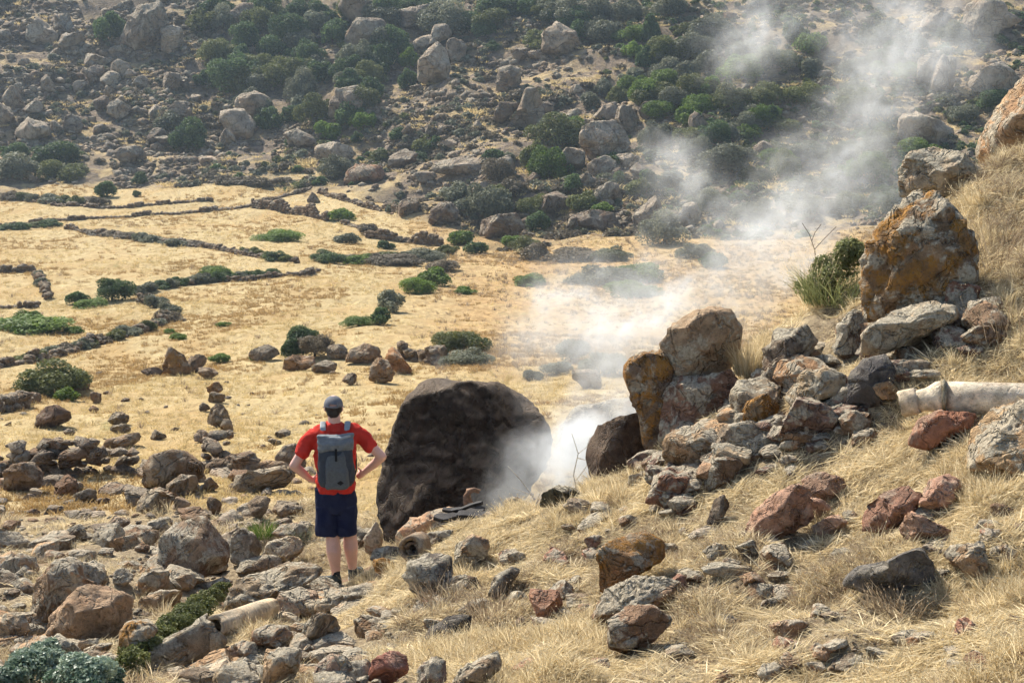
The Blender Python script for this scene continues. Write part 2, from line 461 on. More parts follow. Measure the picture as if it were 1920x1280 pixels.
# ground sheet ------------------------------------------------------------
_V = np.stack([XG.ravel(), YG.ravel(), ZG.ravel()], 1)
_idx = np.arange(NS * NT).reshape(NT, NS)
_F = np.stack([_idx[:-1, :-1].ravel(), _idx[:-1, 1:].ravel(), _idx[1:, 1:].ravel(), _idx[1:, :-1].ravel()], 1)
_me = mesh_np('hillside_ground', _V, _F)
for nm, G in (('near', NEAR), ('hill', HILL)):
    a = _me.attributes.new(nm, 'FLOAT', 'POINT')
    a.data.foreach_set('value', G.ravel().astype(np.float32))
terrain = link('terrain', _me, M['ground'])
tag(terrain, kind='structure')
# ------------------------------------------------------------------ rocks
_ico = {}
def ico(sub):
    if sub not in _ico:
        bm = bmesh.new()
        bmesh.ops.create_icosphere(bm, subdivisions=sub, radius=1.0)
        bm.verts.ensure_lookup_table()
        V = np.array([v.co[:] for v in bm.verts]); F = np.array([[v.index for v in f.verts] for f in bm.faces])
        bm.free()
        _ico[sub] = (V, F)
    return _ico[sub]

def rock_shape(seed, sub=4, facets=9, rough=0.10, sharp=0.97, layered=0.0):
    rs = np.random.RandomState(seed)
    V, F = ico(sub)
    V = V.copy() * (1 + 0.22 * fbm(V * 1.1 + rs.rand(3) * 50, 2, seed))[:, None]
    for _ in range(facets + 4):
        d = rs.normal(size=3); d /= np.linalg.norm(d)
        h = rs.uniform(0.46, 0.84)
        ex = V @ d - h
        V = V - np.where(ex > 0, ex * sharp, 0)[:, None] * d
    N = V / np.maximum(np.linalg.norm(V, axis=1), 1e-6)[:, None]
    o = rs.rand(3) * 90
    disp = rough * 0.62 * fbm(V * 2.6 + o, 5, seed + 3, 0.6)
    cr = np.abs(fbm(V * 1.7 + o * 1.7, 3, seed + 9))
    disp -= rough * 0.7 * (1 - sstep(0.0, 0.08, cr))
    disp += rough * 0.35 * (1 - 2 * np.abs(fbm(V * 7.0 + o, 3, seed + 13)))
    if layered:
        ax = rs.normal(size=3) * (0.3, 0.3, 1); ax /= np.linalg.norm(ax)
        q = V @ ax * 5.5 + 0.5 * fbm(V * 2 + o, 2, seed + 5)
        disp += layered * (np.abs(q - np.round(q)) - 0.25)
    V = V + N * disp[:, None]
    lo, hi = V.min(0), V.max(0)
    return (V - (lo + hi) / 2) / (hi - lo) * 2.0, F          # fits the box -1..1

def poly_radius(poly, c):
    P = np.array(poly, float) - c
    P[:, 1] *= -1
    Q = np.concatenate([P, P[:1]])
    pts = np.concatenate([Q[i] + (Q[i + 1] - Q[i]) * np.linspace(0, 1, 14)[:, None] for i in range(len(P))])
    a = np.arctan2(pts[:, 1], pts[:, 0]); r = np.hypot(pts[:, 0], pts[:, 1])
    bins = np.linspace(-math.pi, math.pi, 73)
    R = np.zeros(72)
    for k in range(72):
        mid = (bins[k] + bins[k + 1]) / 2
        dlt = np.abs(np.angle(np.exp(1j * (a - mid))))
        R[k] = r[np.argmin(dlt)] if dlt.min() > 0.09 else r[dlt < 0.09].mean()
    return (bins[:-1] + bins[1:]) / 2, R

def interp_ang(a, R, q):
    return np.interp(q, np.concatenate([a - 2 * math.pi, a, a + 2 * math.pi]), np.concatenate([R, R, R]))

GREY = (0.215, 0.19, 0.155); BROWN = (0.20, 0.15, 0.108); RED = (0.30, 0.135, 0.095); DARK = (0.060, 0.052, 0.046)
TAN = (0.36, 0.27, 0.18); PALE = (0.42, 0.385, 0.315); BLUE = (0.085, 0.090, 0.100); WARM = (0.27, 0.20, 0.145)
PURP = (0.19, 0.14, 0.125); PINK = (0.33, 0.205, 0.165)
_seed = [100]
def rock(label, shape, tint=GREY, orange=0.0, depth=0.8, Y=None, mat='rock', name='rock', facets=9, rough=0.10, sub=None,
         cat='rock', group=None, layered=0.0, sink=0.0, ymin=5.0, seed=None):
    """shape: outline points in the photo, or (centre x, centre y, width, height)"""
    _seed[0] += 1
    sd = seed if seed is not None else _seed[0]
    poly = None
    if isinstance(shape[0], tuple):
        poly = shape
        xs = [p[0] for p in poly]; ys = [p[1] for p in poly]
        cx, cy = (min(xs) + max(xs)) / 2, (min(ys) + max(ys)) / 2
        wpx, hpx = max(xs) - min(xs), max(ys) - min(ys)
    else:
        cx, cy, wpx, hpx = shape
    Yb = Y if Y else hitY(cx, cy + hpx * 0.46, ymin)
    rw = wpx / 2 / FPX * Yb
    rd = depth * min(rw, hpx / 2 / FPX * Yb * 1.6)
    if Y is None:
        Yb = Yb + rd * 0.45
        rw = wpx / 2 / FPX * Yb
    rh = hpx / 2 / FPX * Yb
    if sub is None:
        sub = 5 if wpx > 150 else (4 if wpx > 34 else 3)
    V, F = rock_shape(sd, sub, facets, rough, layered=layered)
    if poly:
        a, R = poly_radius(poly, np.array([cx, cy]))
        ang = np.arctan2(V[:, 2], V[:, 0]); rad = np.hypot(V[:, 0], V[:, 2])
        # own outline of the shape
        k = np.clip(((ang + math.pi) / (2 * math.pi) * 72).astype(int), 0, 71)
        R0 = np.zeros(72)
        np.maximum.at(R0, k, rad)
        R0 = np.where(R0 < 0.2, 0.9, R0)
        R0s = (R0 + np.roll(R0, 1) + np.roll(R0, -1)) / 3
        sc_ = interp_ang(a, R / FPX * Yb, ang) / interp_ang(a, R0s, ang)
        V = np.stack([V[:, 0] * sc_, V[:, 1] * rd, V[:, 2] * sc_], 1)
    else:
        V = V * (rw, rd, rh * 1.08)
    c = pt(cx, cy, Yb)
    f = c.normalized(); r = f.cross(Vector((0, 0, 1))).normalized(); u = r.cross(f)
    B = np.array([r[:], f[:], u[:]])
    V = V @ B
    base = Vector((c.x, c.y, c.z - rh * 0.9 - sink))
    V = V + np.array((c - base)[:])
    me = mesh_np(name, V, F)
    o = link(name, me, M[mat], loc=base, color=(tint[0], tint[1], tint[2], orange))
    tag(o, label, cat, group)
    return o

# --- the steaming cleft and the big stones round it
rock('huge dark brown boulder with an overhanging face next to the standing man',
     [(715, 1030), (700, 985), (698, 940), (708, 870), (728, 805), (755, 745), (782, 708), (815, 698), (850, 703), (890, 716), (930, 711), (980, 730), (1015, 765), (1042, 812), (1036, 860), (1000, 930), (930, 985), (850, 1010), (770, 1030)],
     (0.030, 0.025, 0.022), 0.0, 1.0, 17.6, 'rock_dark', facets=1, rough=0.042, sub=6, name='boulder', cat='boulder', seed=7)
rock('pale boulder half lost in the steam right of the huge dark boulder', [(1035, 860), (1050, 790), (1075, 760), (1120, 752), (1180, 738), (1230, 760), (1240, 860), (1140, 900)], GREY, 0.0, 0.8, 21.0, name='boulder', cat='boulder')
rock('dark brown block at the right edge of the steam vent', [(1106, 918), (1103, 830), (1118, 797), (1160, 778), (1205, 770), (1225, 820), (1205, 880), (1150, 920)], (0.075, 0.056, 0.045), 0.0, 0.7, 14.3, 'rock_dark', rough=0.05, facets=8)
rock('upright pale tan rock with white lichen, tallest beside the steam', [(1262, 722), (1248, 660), (1243, 632), (1254, 612), (1292, 588), (1335, 571), (1372, 578), (1391, 612), (1386, 660), (1365, 700), (1310, 722)], (0.33, 0.27, 0.20), 0.10, 0.75, 14.2, facets=7, rough=0.06)
rock('reddish brown block under the upright pale tan rock', [(1232, 840), (1240, 740), (1262, 706), (1320, 700), (1372, 690), (1408, 735), (1385, 780), (1330, 830)], (0.20, 0.13, 0.10), 0.0, 0.7, 14.0, facets=8, rough=0.07)
rock('dark rock blotched with orange and white lichen left of the upright pale rock', [(1212, 860), (1200, 790), (1182, 745), (1164, 700), (1172, 672), (1205, 656), (1246, 650), (1262, 690), (1252, 760), (1248, 850)], (0.15, 0.12, 0.095), 0.56, 0.7, 14.1, facets=8, rough=0.07)
rock('low mossy dark rock at the lip of the steam vent', [(1010, 952), (1014, 925), (1045, 908), (1078, 912), (1098, 928), (1094, 952)], (0.085, 0.085, 0.06), 0.0, 0.8)
rock('small grey rock below the mossy dark rock at the vent', (1085, 950, 66, 34), GREY)
# --- rock pile up the right slope
rock('grey slab with a layered top just right of the upright pale rock', [(1428, 720), (1432, 655), (1470, 622), (1512, 605), (1535, 640), (1512, 680), (1470, 715)], (0.20, 0.18, 0.155), 0.0, 0.8, layered=0.06)
rock('dark brown rock under the slope edge left of the long pale ledge', [(1565, 668), (1570, 608), (1598, 578), (1628, 588), (1630, 630), (1605, 665)], (0.15, 0.115, 0.09), 0.0, 0.8)
rock('long pale layered ledge below the big orange-lichened boulder', [(1612, 668), (1622, 622), (1670, 584), (1735, 560), (1788, 563), (1804, 590), (1760, 615), (1705, 645), (1650, 672)], (0.37, 0.34, 0.275), 0.0, 0.8, layered=0.09, rough=0.08)
rock('big rusty boulder covered with orange lichen high on the right slope', [(1622, 612), (1618, 550), (1615, 480), (1640, 425), (1678, 382), (1712, 352), (1756, 358), (1800, 402), (1832, 455), (1834, 525), (1795, 556), (1720, 575), (1665, 612)], (0.215, 0.165, 0.115), 0.55, 0.7, None, facets=9, rough=0.13)
rock('rounded reddish brown rock right of the big orange-lichened boulder', (1795, 562, 84, 66), (0.22, 0.125, 0.095), 0.0)
rock('whitish cracked rock on top of the right slope', [(1690, 372), (1684, 325), (1702, 288), (1745, 276), (1800, 284), (1858, 326), (1825, 345), (1770, 372)], PALE, 0.06, 0.8, 15.5, rough=0.08)
rock('big warm tan rock at the top right corner of the near slope', [(1828, 305), (1850, 240), (1888, 172), (1920, 140), (1985, 110), (2070, 160), (2100, 330), (1960, 345)], (0.42, 0.315, 0.215), 0.0, 0.8, 16.0, rough=0.06)
rock('orange-brown rounded rock left of the pale wedge rock', [(1447, 712), (1458, 678), (1490, 663), (1535, 670), (1562, 692), (1530, 722), (1480, 735)], (0.34, 0.23, 0.145), 0.12, 0.8)
rock('pale grey lichened rock leaning on the orange-faced rock', [(1364, 742), (1384, 712), (1428, 704), (1466, 722), (1455, 765), (1405, 795), (1374, 775)], (0.33, 0.30, 0.24), 0.0, 0.8)
rock('rock with a bright rusty orange face in the slope pile', [(1380, 800), (1398, 752), (1436, 735), (1462, 758), (1452, 800), (1418, 815)], (0.22, 0.14, 0.06), 0.75, 0.8)
rock('pale wedge rock with an orange underside left of the blue-black rock', [(1470, 745), (1500, 702), (1548, 685), (1588, 700), (1576, 738), (1535, 752), (1490, 775)], (0.36, 0.31, 0.23), 0.33, 0.8)
rock('blue-black rock with a pale sunlit left side in the slope pile', [(1588, 758), (1590, 704), (1618, 672), (1660, 660), (1678, 690), (1670, 742), (1632, 768)], (0.075, 0.078, 0.088), 0.0, 0.9, mat='rock_clean', facets=6, rough=0.05)
rock('purple-brown rock under the pale wedge rock', (1520, 785, 120, 78), PURP)
rock('brown rock below the blue-black rock', (1602, 795, 66, 52), BROWN)
rock('rounded mottled rock at the left end of the slope pile', [(1238, 860), (1248, 815), (1286, 796), (1338, 800), (1356, 836), (1326, 876), (1272, 878)], (0.25, 0.195, 0.135), 0.14, 0.9)
rock('grey rock behind the rounded mottled rock', (1388, 822, 96, 64), (0.24, 0.21, 0.17))
rock('pale rock spotted with orange lichen below the slope pile', (1372, 862, 82, 62), (0.38, 0.33, 0.25), 0.40)
rock('reddish brown block beneath the rounded mottled rock', [(1212, 940), (1224, 892), (1260, 870), (1298, 888), (1296, 925), (1252, 955)], (0.20, 0.125, 0.095), 0.0, 0.8)
rock('small dull red rock beside the reddish brown block', (1280, 948, 60, 42), (0.21, 0.125, 0.10))
rock('tan rounded boulder at the right edge below the white pipe', [(1812, 895), (1818, 815), (1856, 764), (1920, 742), (1985, 760), (1990, 880), (1900, 905)], (0.40, 0.31, 0.20), 0.05, 0.8, rough=0.07)
rock('dark lichened rock lying against the end of the white pipe', (1920, 742, 80, 40), (0.16, 0.13, 0.10), 0.0, 0.8)
rock('rusty red rock with a yellow patch under the white pipe', [(1704, 840), (1718, 792), (1760, 768), (1828, 770), (1842, 792), (1795, 815), (1742, 848)], (0.28, 0.15, 0.105), 0.36, 0.8, mat='rock_red')
rock('pinkish red crumbling outcrop on the grassy slope', [(1392, 1010), (1410, 962), (1450, 922), (1500, 900), (1525, 930), (1510, 985), (1440, 1020)], (0.37, 0.255, 0.205), 0.0, 0.9, rough=0.14, mat='rock_red')
rock('grey-pink rock behind the pinkish outcrop', (1545, 915, 90, 60), (0.33, 0.24, 0.19), mat='rock_red')
rock('small rounded rock on the right flank of the pinkish outcrop', (1530, 955, 58, 44), (0.34, 0.235, 0.19), mat='rock_red')
rock('low pinkish rock at the foot of the outcrop', (1555, 985, 70, 44), (0.34, 0.24, 0.19), mat='rock_red')
rock('dark red jagged rock left of the rosy slab', [(1616, 1000), (1625, 950), (1660, 920), (1700, 905), (1728, 925), (1716, 965), (1670, 1005)], (0.26, 0.165, 0.13), 0.0, 0.8, rough=0.14, mat='rock_red')
rock('rosy slab at the right of the dark red jagged rock', [(1722, 950), (1740, 900), (1775, 885), (1806, 900), (1800, 935), (1755, 965)], (0.37, 0.25, 0.205), 0.0, 0.8, rough=0.12, mat='rock_red')
rock('low rosy rock below the rosy slab', (1735, 990, 100, 60), (0.34, 0.24, 0.19), rough=0.13, mat='rock_red')
rock('blue-grey angular rock with a dark right face low on the slope', [(1572, 1105), (1598, 1068), (1660, 1050), (1700, 1028), (1732, 1014), (1752, 1050), (1764, 1105), (1700, 1112), (1620, 1118)], (0.13, 0.135, 0.14), 0.0, 0.9, facets=8, rough=0.07, mat='rock_clean')
rock('brown crumbling rock right of the blue-grey angular rock', (1812, 1052, 90, 80), (0.31, 0.24, 0.165), rough=0.14)
rock('flat pale stone lying in the grass below the orange-crowned rock', (1362, 1070, 100, 34), (0.36, 0.335, 0.27), layered=0.08)
rock('small dark upright stone in the grass', [(1324, 985), (1338, 936), (1358, 924), (1368, 945), (1352, 985)], (0.09, 0.075, 0.062), 0.0, 0.8, mat='rock_clean')
rock('brown stub of rock above the flat pale stone', (1400, 1030, 44, 40), (0.13, 0.10, 0.075))
rock('brown-grey stone with a dark end above the flat pale stone', (1350, 1035, 70, 36), (0.27, 0.22, 0.16))
rock('small pale stone with orange lichen left of the flat pale stone', (1287, 1078, 48, 28), (0.40, 0.34, 0.22), 0.42)
rock('tall orange-crowned rock in the middle of the grass slope', [(1122, 1110), (1120, 1030), (1140, 1012), (1180, 1000), (1212, 990), (1250, 1012), (1246, 1045), (1190, 1085), (1150, 1120)], (0.235, 0.155, 0.085), 0.60, 0.8, rough=0.09)
rock('small grey stone right of the orange-crowned rock', (1255, 1035, 50, 34), (0.20, 0.175, 0.14))
rock('small round pinkish stone left of the orange-crowned rock', (1112, 1017, 36, 30), (0.30, 0.18, 0.14))
rock('broad brown rock below the orange-crowned rock', [(1098, 1170), (1130, 1105), (1190, 1075), (1262, 1078), (1290, 1100), (1250, 1140), (1170, 1170)], (0.255, 0.195, 0.145), 0.22, 0.9)
rock('rounded rock with an orange-lichened top low in the centre slope', [(1134, 1215), (1138, 1165), (1175, 1132), (1225, 1130), (1266, 1158), (1232, 1198), (1170, 1230)], (0.235, 0.17, 0.125), 0.34, 0.9)
rock('brick-red cube-shaped rock in the grass', [(990, 1122), (992, 1102), (1048, 1104), (1058, 1130), (1040, 1165), (1005, 1155)], (0.25, 0.155, 0.115), 0.0, 0.9, mat='rock_clean', facets=7, rough=0.05)
rock('small pale stone left of the brick-red rock', (972, 1120, 40, 26), PALE)
rock('black slab tilted in the grass', [(782, 1215), (800, 1180), (842, 1152), (888, 1150), (882, 1185), (845, 1215)], (0.052, 0.050, 0.050), 0.0, 0.8, mat='rock_clean', facets=6, rough=0.05)
rock('dark blue-grey boulder with a pale flat top right of the man', [(766, 1105), (768, 1055), (800, 1034), (850, 1040), (852, 1075), (835, 1115), (795, 1125)], (0.125, 0.12, 0.115), 0.0, 0.9, facets=8, rough=0.06)
rock('brown mottled lump resting on the dark blue-grey boulder', [(848, 1068), (852, 1022), (885, 1000), (918, 1012), (914, 1048), (878, 1072)], (0.27, 0.215, 0.16), 0.0, 0.85)
rock('long grey stone lying in the straw right of the dark boulder', [(912, 1118), (925, 1080), (960, 1060), (980, 1066), (960, 1095), (930, 1125)], (0.16, 0.155, 0.145), 0.0, 0.7)
rock('small brown stone above the long grey stone', (970, 1045, 40, 28), (0.27, 0.21, 0.15))
rock('broken brown rock under the dark blue-grey boulder', (868, 1100, 80, 48), (0.17, 0.135, 0.105))
rock('pale pinkish slab leaning at the foot of the huge dark boulder', [(735, 1022), (752, 985), (805, 957), (852, 948), (866, 975), (820, 1005), (770, 1022)], (0.42, 0.32, 0.24), 0.0, 0.8, 16.1, layered=0.06)
rock('small green-grey stone beside the charred boards', (872, 985, 60, 30), (0.26, 0.225, 0.17), Y=14.9)
rock('small pink stone at the right end of the charred boards', (915, 975, 44, 36), (0.38, 0.26, 0.20), Y=14.8)
rock('brown stone on the right end of the charred boards', (965, 944, 44, 26), (0.15, 0.09, 0.07), Y=15.0)
rock('yellow-lichened stone just right of the man\'s feet', (718, 1060, 42, 30), (0.27, 0.2, 0.1), 0.6)
rock('flat grey rock behind the man\'s right foot', (725, 1040, 66, 34), (0.23, 0.20, 0.165))
rock('rounded grey stone left of the broken pipe mouth', (700, 1010, 40, 64), (0.33, 0.265, 0.20), Y=16.2)
rock('grey stones heaped behind the broken pipe mouth', (822, 1010, 60, 34), (0.25, 0.215, 0.17), layered=0.06)
# --- rubble on the left
rock('smooth tan boulder at the lower left with a dark right face', [(78, 1195), (92, 1145), (148, 1096), (170, 1091), (205, 1100), (256, 1122), (250, 1175), (205, 1212), (130, 1215)], (0.33, 0.255, 0.185), 0.0, 1.0, facets=6, rough=0.045, mat='rock_clean', seed=11)
rock('big grey-brown boulder behind the smooth tan boulder', [(48, 1185), (56, 1125), (66, 1080), (108, 1042), (140, 1040), (180, 1062), (212, 1090), (160, 1140), (90, 1180)], (0.24, 0.19, 0.14), 0.05, 0.9)
rock('round mottled boulder left of the man with pale lichen', [(292, 1062), (298, 1008), (330, 974), (358, 968), (392, 976), (432, 1022), (430, 1062), (372, 1088), (312, 1088)], (0.21, 0.17, 0.13), 0.10, 0.9, rough=0.08)
rock('grey boulder between the round mottled boulder and the pale slabs', [(428, 1050), (436, 1002), (455, 986), (478, 998), (494, 1030), (480, 1055), (450, 1065)], (0.225, 0.20, 0.16), 0.0, 0.9)
rock('flat pale sunlit slab left of the man', [(484, 1050), (500, 1015), (540, 1004), (566, 1010), (572, 1032), (545, 1056), (505, 1065)], (0.47, 0.40, 0.30), 0.0, 0.9, layered=0.05)
rock('dark undercut slab below the flat pale slab', [(430, 1078), (455, 1048), (500, 1038), (530, 1045), (528, 1065), (480, 1080)], (0.26, 0.225, 0.175), 0.0, 0.9, layered=0.06)
rock('brown slab above the flat pale slab', [(505, 1000), (530, 980), (570, 980), (582, 1000), (578, 1020), (540, 1012)], (0.32, 0.26, 0.19), 0.0, 0.9)
rock('large rough ledge in front of the man\'s feet', [(412, 1150), (425, 1100), (445, 1078), (500, 1066), (545, 1050), (600, 1058), (618, 1075), (560, 1105), (500, 1135), (450, 1158)], (0.27, 0.235, 0.18), 0.08, 1.0, layered=0.06, rough=0.11)
rock('grey-pink rock below the man\'s left shoe', [(508, 1150), (520, 1112), (560, 1098), (600, 1110), (598, 1140), (560, 1165), (525, 1170)], (0.31, 0.25, 0.20), 0.0, 0.9)
rock('slanted slab with a brown end below the man\'s feet', [(590, 1130), (625, 1108), (650, 1105), (664, 1125), (650, 1150), (615, 1160), (585, 1160)], (0.33, 0.285, 0.215), 0.05, 0.9)
rock('grey angular rock below the slanted slab', [(558, 1205), (570, 1165), (600, 1145), (632, 1155), (640, 1180), (610, 1205), (580, 1215)], (0.25, 0.225, 0.18), 0.0, 0.9)
rock('brown-sided rock under the cement pipe', [(468, 1205), (470, 1180), (500, 1168), (545, 1172), (552, 1195), (520, 1215)], (0.27, 0.19, 0.13), 0.0, 0.9)
rock('flat pinkish stone below the cement pipe', [(418, 1240), (425, 1212), (455, 1198), (482, 1205), (486, 1228), (460, 1242)], (0.40, 0.31, 0.24), 0.0, 0.9)
rock('tan block with a flat top at the bottom left of centre', [(490, 1290), (494, 1222), (530, 1210), (570, 1214), (566, 1245), (545, 1290)], (0.36, 0.285, 0.20), 0.0, 0.9, facets=6, rough=0.05)
rock('pale cracked slab at the bottom edge under the pinkish stone', [(395, 1310), (400, 1260), (430, 1236), (480, 1245), (492, 1280), (470, 1310)], (0.41, 0.36, 0.27), 0.0, 0.9, layered=0.08)
rock('dull red rock at the bottom centre', [(684, 1275), (696, 1235), (735, 1216), (765, 1228), (770, 1260), (730, 1285)], (0.235, 0.12, 0.10), 0.0, 0.9, mat='rock_clean')
rock('purplish rough rock at the bottom right of the dull red rock', [(775, 1290), (790, 1245), (815, 1226), (838, 1238), (840, 1275), (810, 1300)], (0.24, 0.185, 0.165), 0.0, 0.9, rough=0.13)
rock('grey leaning slab at the bottom right of centre', [(830, 1305), (860, 1255), (905, 1228), (942, 1220), (945, 1250), (900, 1290)], (0.26, 0.235, 0.19), 0.0, 0.7)
rock('purple-brown rough rock below the slanted slab', [(582, 1285), (590, 1245), (620, 1222), (650, 1228), (665, 1255), (640, 1285)], (0.21, 0.165, 0.14), 0.0, 0.9, rough=0.13)
rock('reddish lump left of the straw patch', (610, 1212, 48, 34), (0.29, 0.21, 0.155))
rock('pale layered slab left of the green creeping shrub', [(250, 1150), (262, 1118), (300, 1104), (345, 1108), (340, 1130), (300, 1148)], (0.36, 0.295, 0.215), 0.0, 0.9, layered=0.06)
rock('orange-lichened rock right of the smooth tan boulder', [(218, 1235), (222, 1180), (245, 1160), (280, 1158), (300, 1180), (262, 1225)], (0.31, 0.225, 0.13), 0.45, 0.9)
rock('tan boulder above the pale layered slab', [(252, 1120), (260, 1080), (290, 1066), (320, 1072), (318, 1105), (285, 1122)], (0.35, 0.28, 0.205), 0.0, 0.9)
rock('small smooth stone above the tan boulder', (232, 1082, 44, 36), (0.42, 0.35, 0.26))
rock('rounded stone right of the tan boulder', (345, 1092, 50, 34), (0.34, 0.275, 0.20))
rock('pale rock behind the silvery shrub', [(78, 1240), (90, 1200), (110, 1182), (138, 1205), (165, 1235), (120, 1250)], (0.37, 0.34, 0.28), 0.0, 0.9)
rock('small white stone right of the silvery shrub', (205, 1240, 40, 34), (0.52, 0.48, 0.40))
rock('low grey stone under the smooth tan boulder', (165, 1210, 44, 26), (0.38, 0.33, 0.26))
rock('low pale boulder at the left edge', [(-30, 1210), (-20, 1160), (15, 1148), (50, 1155), (58, 1185), (30, 1210)], (0.40, 0.33, 0.24), 0.0, 0.9)
rock('flat rock on the dry ground near the left edge', (35, 1060, 80, 46), (0.29, 0.235, 0.175))
rock('brown rock left of the big grey-brown boulder', (45, 1075, 50, 34), (0.25, 0.19, 0.135))
rock('pale boulder above the round mottled boulder', (300, 985, 50, 32), (0.36, 0.325, 0.26))
rock('dark rock in the shade left of the pale boulder', (142, 1000, 44, 34), (0.13, 0.115, 0.095))
rock('small block behind the round mottled boulder', (283, 1008, 36, 34), (0.27, 0.22, 0.165))
# --- the line of boulders by the field wall
rock('largest boulder in the field wall, brown with a flat left top', [(265, 912), (268, 870), (284, 850), (318, 842), (350, 844), (385, 872), (384, 895), (345, 915), (300, 922)], (0.205, 0.16, 0.115), 0.05, 0.9, name='boulder', cat='boulder', mat='rock_mid', rough=0.07)
rock('long wedge boulder right of the largest wall boulder', [(386, 890), (395, 865), (430, 852), (475, 845), (492, 868), (455, 892)], (0.195, 0.155, 0.115), 0.0, 0.9, name='boulder', cat='boulder', mat='rock_mid')
rock('flat layered boulder left of the man, nearest the wall', [(430, 918), (438, 890), (480, 880), (545, 872), (556, 895), (535, 916), (470, 926)], (0.235, 0.205, 0.16), 0.0, 0.9, name='boulder', cat='boulder', mat='rock_mid', layered=0.06)
rock('rough grey boulder behind the flat layered boulder', [(452, 890), (462, 870), (500, 862), (535, 866), (548, 880), (500, 888)], (0.24, 0.21, 0.165), 0.0, 0.9, name='boulder', cat='boulder', mat='rock_mid', layered=0.06)
rock('boulder just left of the man\'s elbow', (545, 858, 62, 52), (0.21, 0.175, 0.135), name='boulder', cat='boulder', mat='rock_mid')
rock('tilted grey boulder below the largest wall boulder', [(252, 958), (258, 935), (282, 914), (305, 918), (325, 935), (318, 955), (290, 966)], (0.215, 0.195, 0.155), 0.0, 0.9, name='boulder', cat='boulder', mat='rock_mid')
rock('grey split boulder against the largest wall boulder', [(305, 930), (312, 905), (340, 888), (370, 892), (374, 915), (350, 930)], (0.215, 0.185, 0.145), 0.0, 0.9, name='boulder', cat='boulder', mat='rock_mid')
rock('small round boulder right of the grey split boulder', (394, 908, 34, 28), (0.24, 0.19, 0.145), name='boulder', cat='boulder', mat='rock_mid')
rock('stub of rock right of the tilted grey boulder', (402, 948, 30, 36), (0.19, 0.155, 0.12), name='boulder', cat='boulder', mat='rock_mid')
rock('two-pieced stone beside the tilted grey boulder', (342, 945, 34, 30), (0.26, 0.215, 0.165), name='boulder', cat='boulder', mat='rock_mid')
rock('wedge rock left of the man\'s shorts', (485, 950, 48, 44), (0.27, 0.235, 0.185), name='boulder', cat='boulder', mat='rock_mid')
rock('long low rock touching the man\'s shorts', (540, 955, 62, 36), (0.26, 0.22, 0.17), name='boulder', cat='boulder', mat='rock_mid')
rock('large rounded boulder at the left end of the field wall', [(6, 915), (10, 880), (40, 864), (66, 866), (84, 890), (76, 915), (45, 925)], (0.20, 0.155, 0.115), 0.0, 0.9, name='boulder', cat='boulder', mat='rock_mid')
rock('reddish upright boulder in front of the field wall', [(98, 932), (104, 905), (128, 888), (145, 900), (148, 922), (125, 936)], (0.235, 0.165, 0.12), 0.0, 0.9, name='boulder', cat='boulder', mat='rock_mid')
rock('low grey boulder right of the reddish upright boulder', (160, 930, 46, 28), (0.23, 0.20, 0.155), name='boulder', cat='boulder', mat='rock_mid')
rock('small pale boulder left of the reddish upright boulder', (68, 925, 24, 22), (0.30, 0.265, 0.21), name='boulder', cat='boulder', mat='rock_mid')
# --- stones standing in the yellow field
rock('dark dome-shaped boulder alone in the yellow field at the left', [(62, 805), (68, 778), (88, 760), (108, 758), (134, 775), (128, 792), (95, 802)], (0.135, 0.10, 0.08), 0.0, 0.9, name='boulder', cat='boulder', mat='rock_mid')
rock('rusty spire of rock standing in the field', [(303, 705), (306, 680), (316, 655), (328, 652), (346, 668), (360, 690), (356, 706)], (0.25, 0.165, 0.085), 0.42, 0.9, name='boulder', cat='boulder', mat='rock_mid')
rock('grey rock on the right shoulder of the rusty spire', (368, 682, 42, 36), (0.22, 0.185, 0.14), name='boulder', cat='boulder', mat='rock_mid')
rock('low dark rock at the left foot of the rusty spire', (285, 697, 44, 18), (0.14, 0.11, 0.085), name='boulder', cat='boulder', mat='rock_mid')
rock('low rock right of the rusty spire', (390, 700, 40, 24), (0.24, 0.19, 0.14), name='boulder', cat='boulder', mat='rock_mid')
rock('long rock under the left side of the field tree', (495, 662, 60, 32), (0.20, 0.175, 0.14), name='boulder', cat='boulder', mat='rock_mid')
rock('rounded brown boulder under the field tree', [(528, 692), (532, 672), (555, 665), (590, 668), (592, 686), (560, 698)], (0.235, 0.165, 0.105), 0.15, 0.9, name='boulder', cat='boulder', mat='rock_mid')
rock('grey boulder right of the rounded brown one under the field tree', (608, 688, 50, 26), (0.21, 0.18, 0.14), name='boulder', cat='boulder', mat='rock_mid')
rock('rough rocks right of the field tree', (632, 660, 44, 30), (0.22, 0.19, 0.15), name='boulder', cat='boulder', mat='rock_mid')
rock('smooth humped boulder left of the orange spike rock', [(645, 678), (656, 655), (685, 642), (712, 652), (718, 672), (690, 682)], (0.235, 0.18, 0.13), 0.0, 0.9, name='boulder', cat='boulder', mat='rock_mid')
rock('orange spike rock above the huge dark boulder', [(720, 682), (728, 655), (738, 648), (750, 662), (770, 690), (776, 702), (745, 700)], (0.33, 0.20, 0.105), 0.25, 0.9, name='boulder', cat='boulder', mat='rock_mid')
rock('pale pointed block in front of the orange spike rock', [(690, 712), (694, 685), (708, 668), (728, 675), (740, 700), (735, 715), (710, 720)], (0.33, 0.26, 0.185), 0.0, 0.9, name='boulder', cat='boulder', mat='rock_mid')
rock('small dark round stone left of the pale pointed block', (655, 711, 30, 24), (0.17, 0.13, 0.10), name='boulder', cat='boulder', mat='rock_mid')
rock('top stone of the upright rock row, rust coloured', (402, 728, 32, 24), (0.25, 0.15, 0.075), 0.40, name='boulder', cat='boulder', mat='rock_mid')
rock('second stone of the upright rock row from its top', (406, 745, 34, 22), (0.21, 0.175, 0.13), name='boulder', cat='boulder', mat='rock_mid')
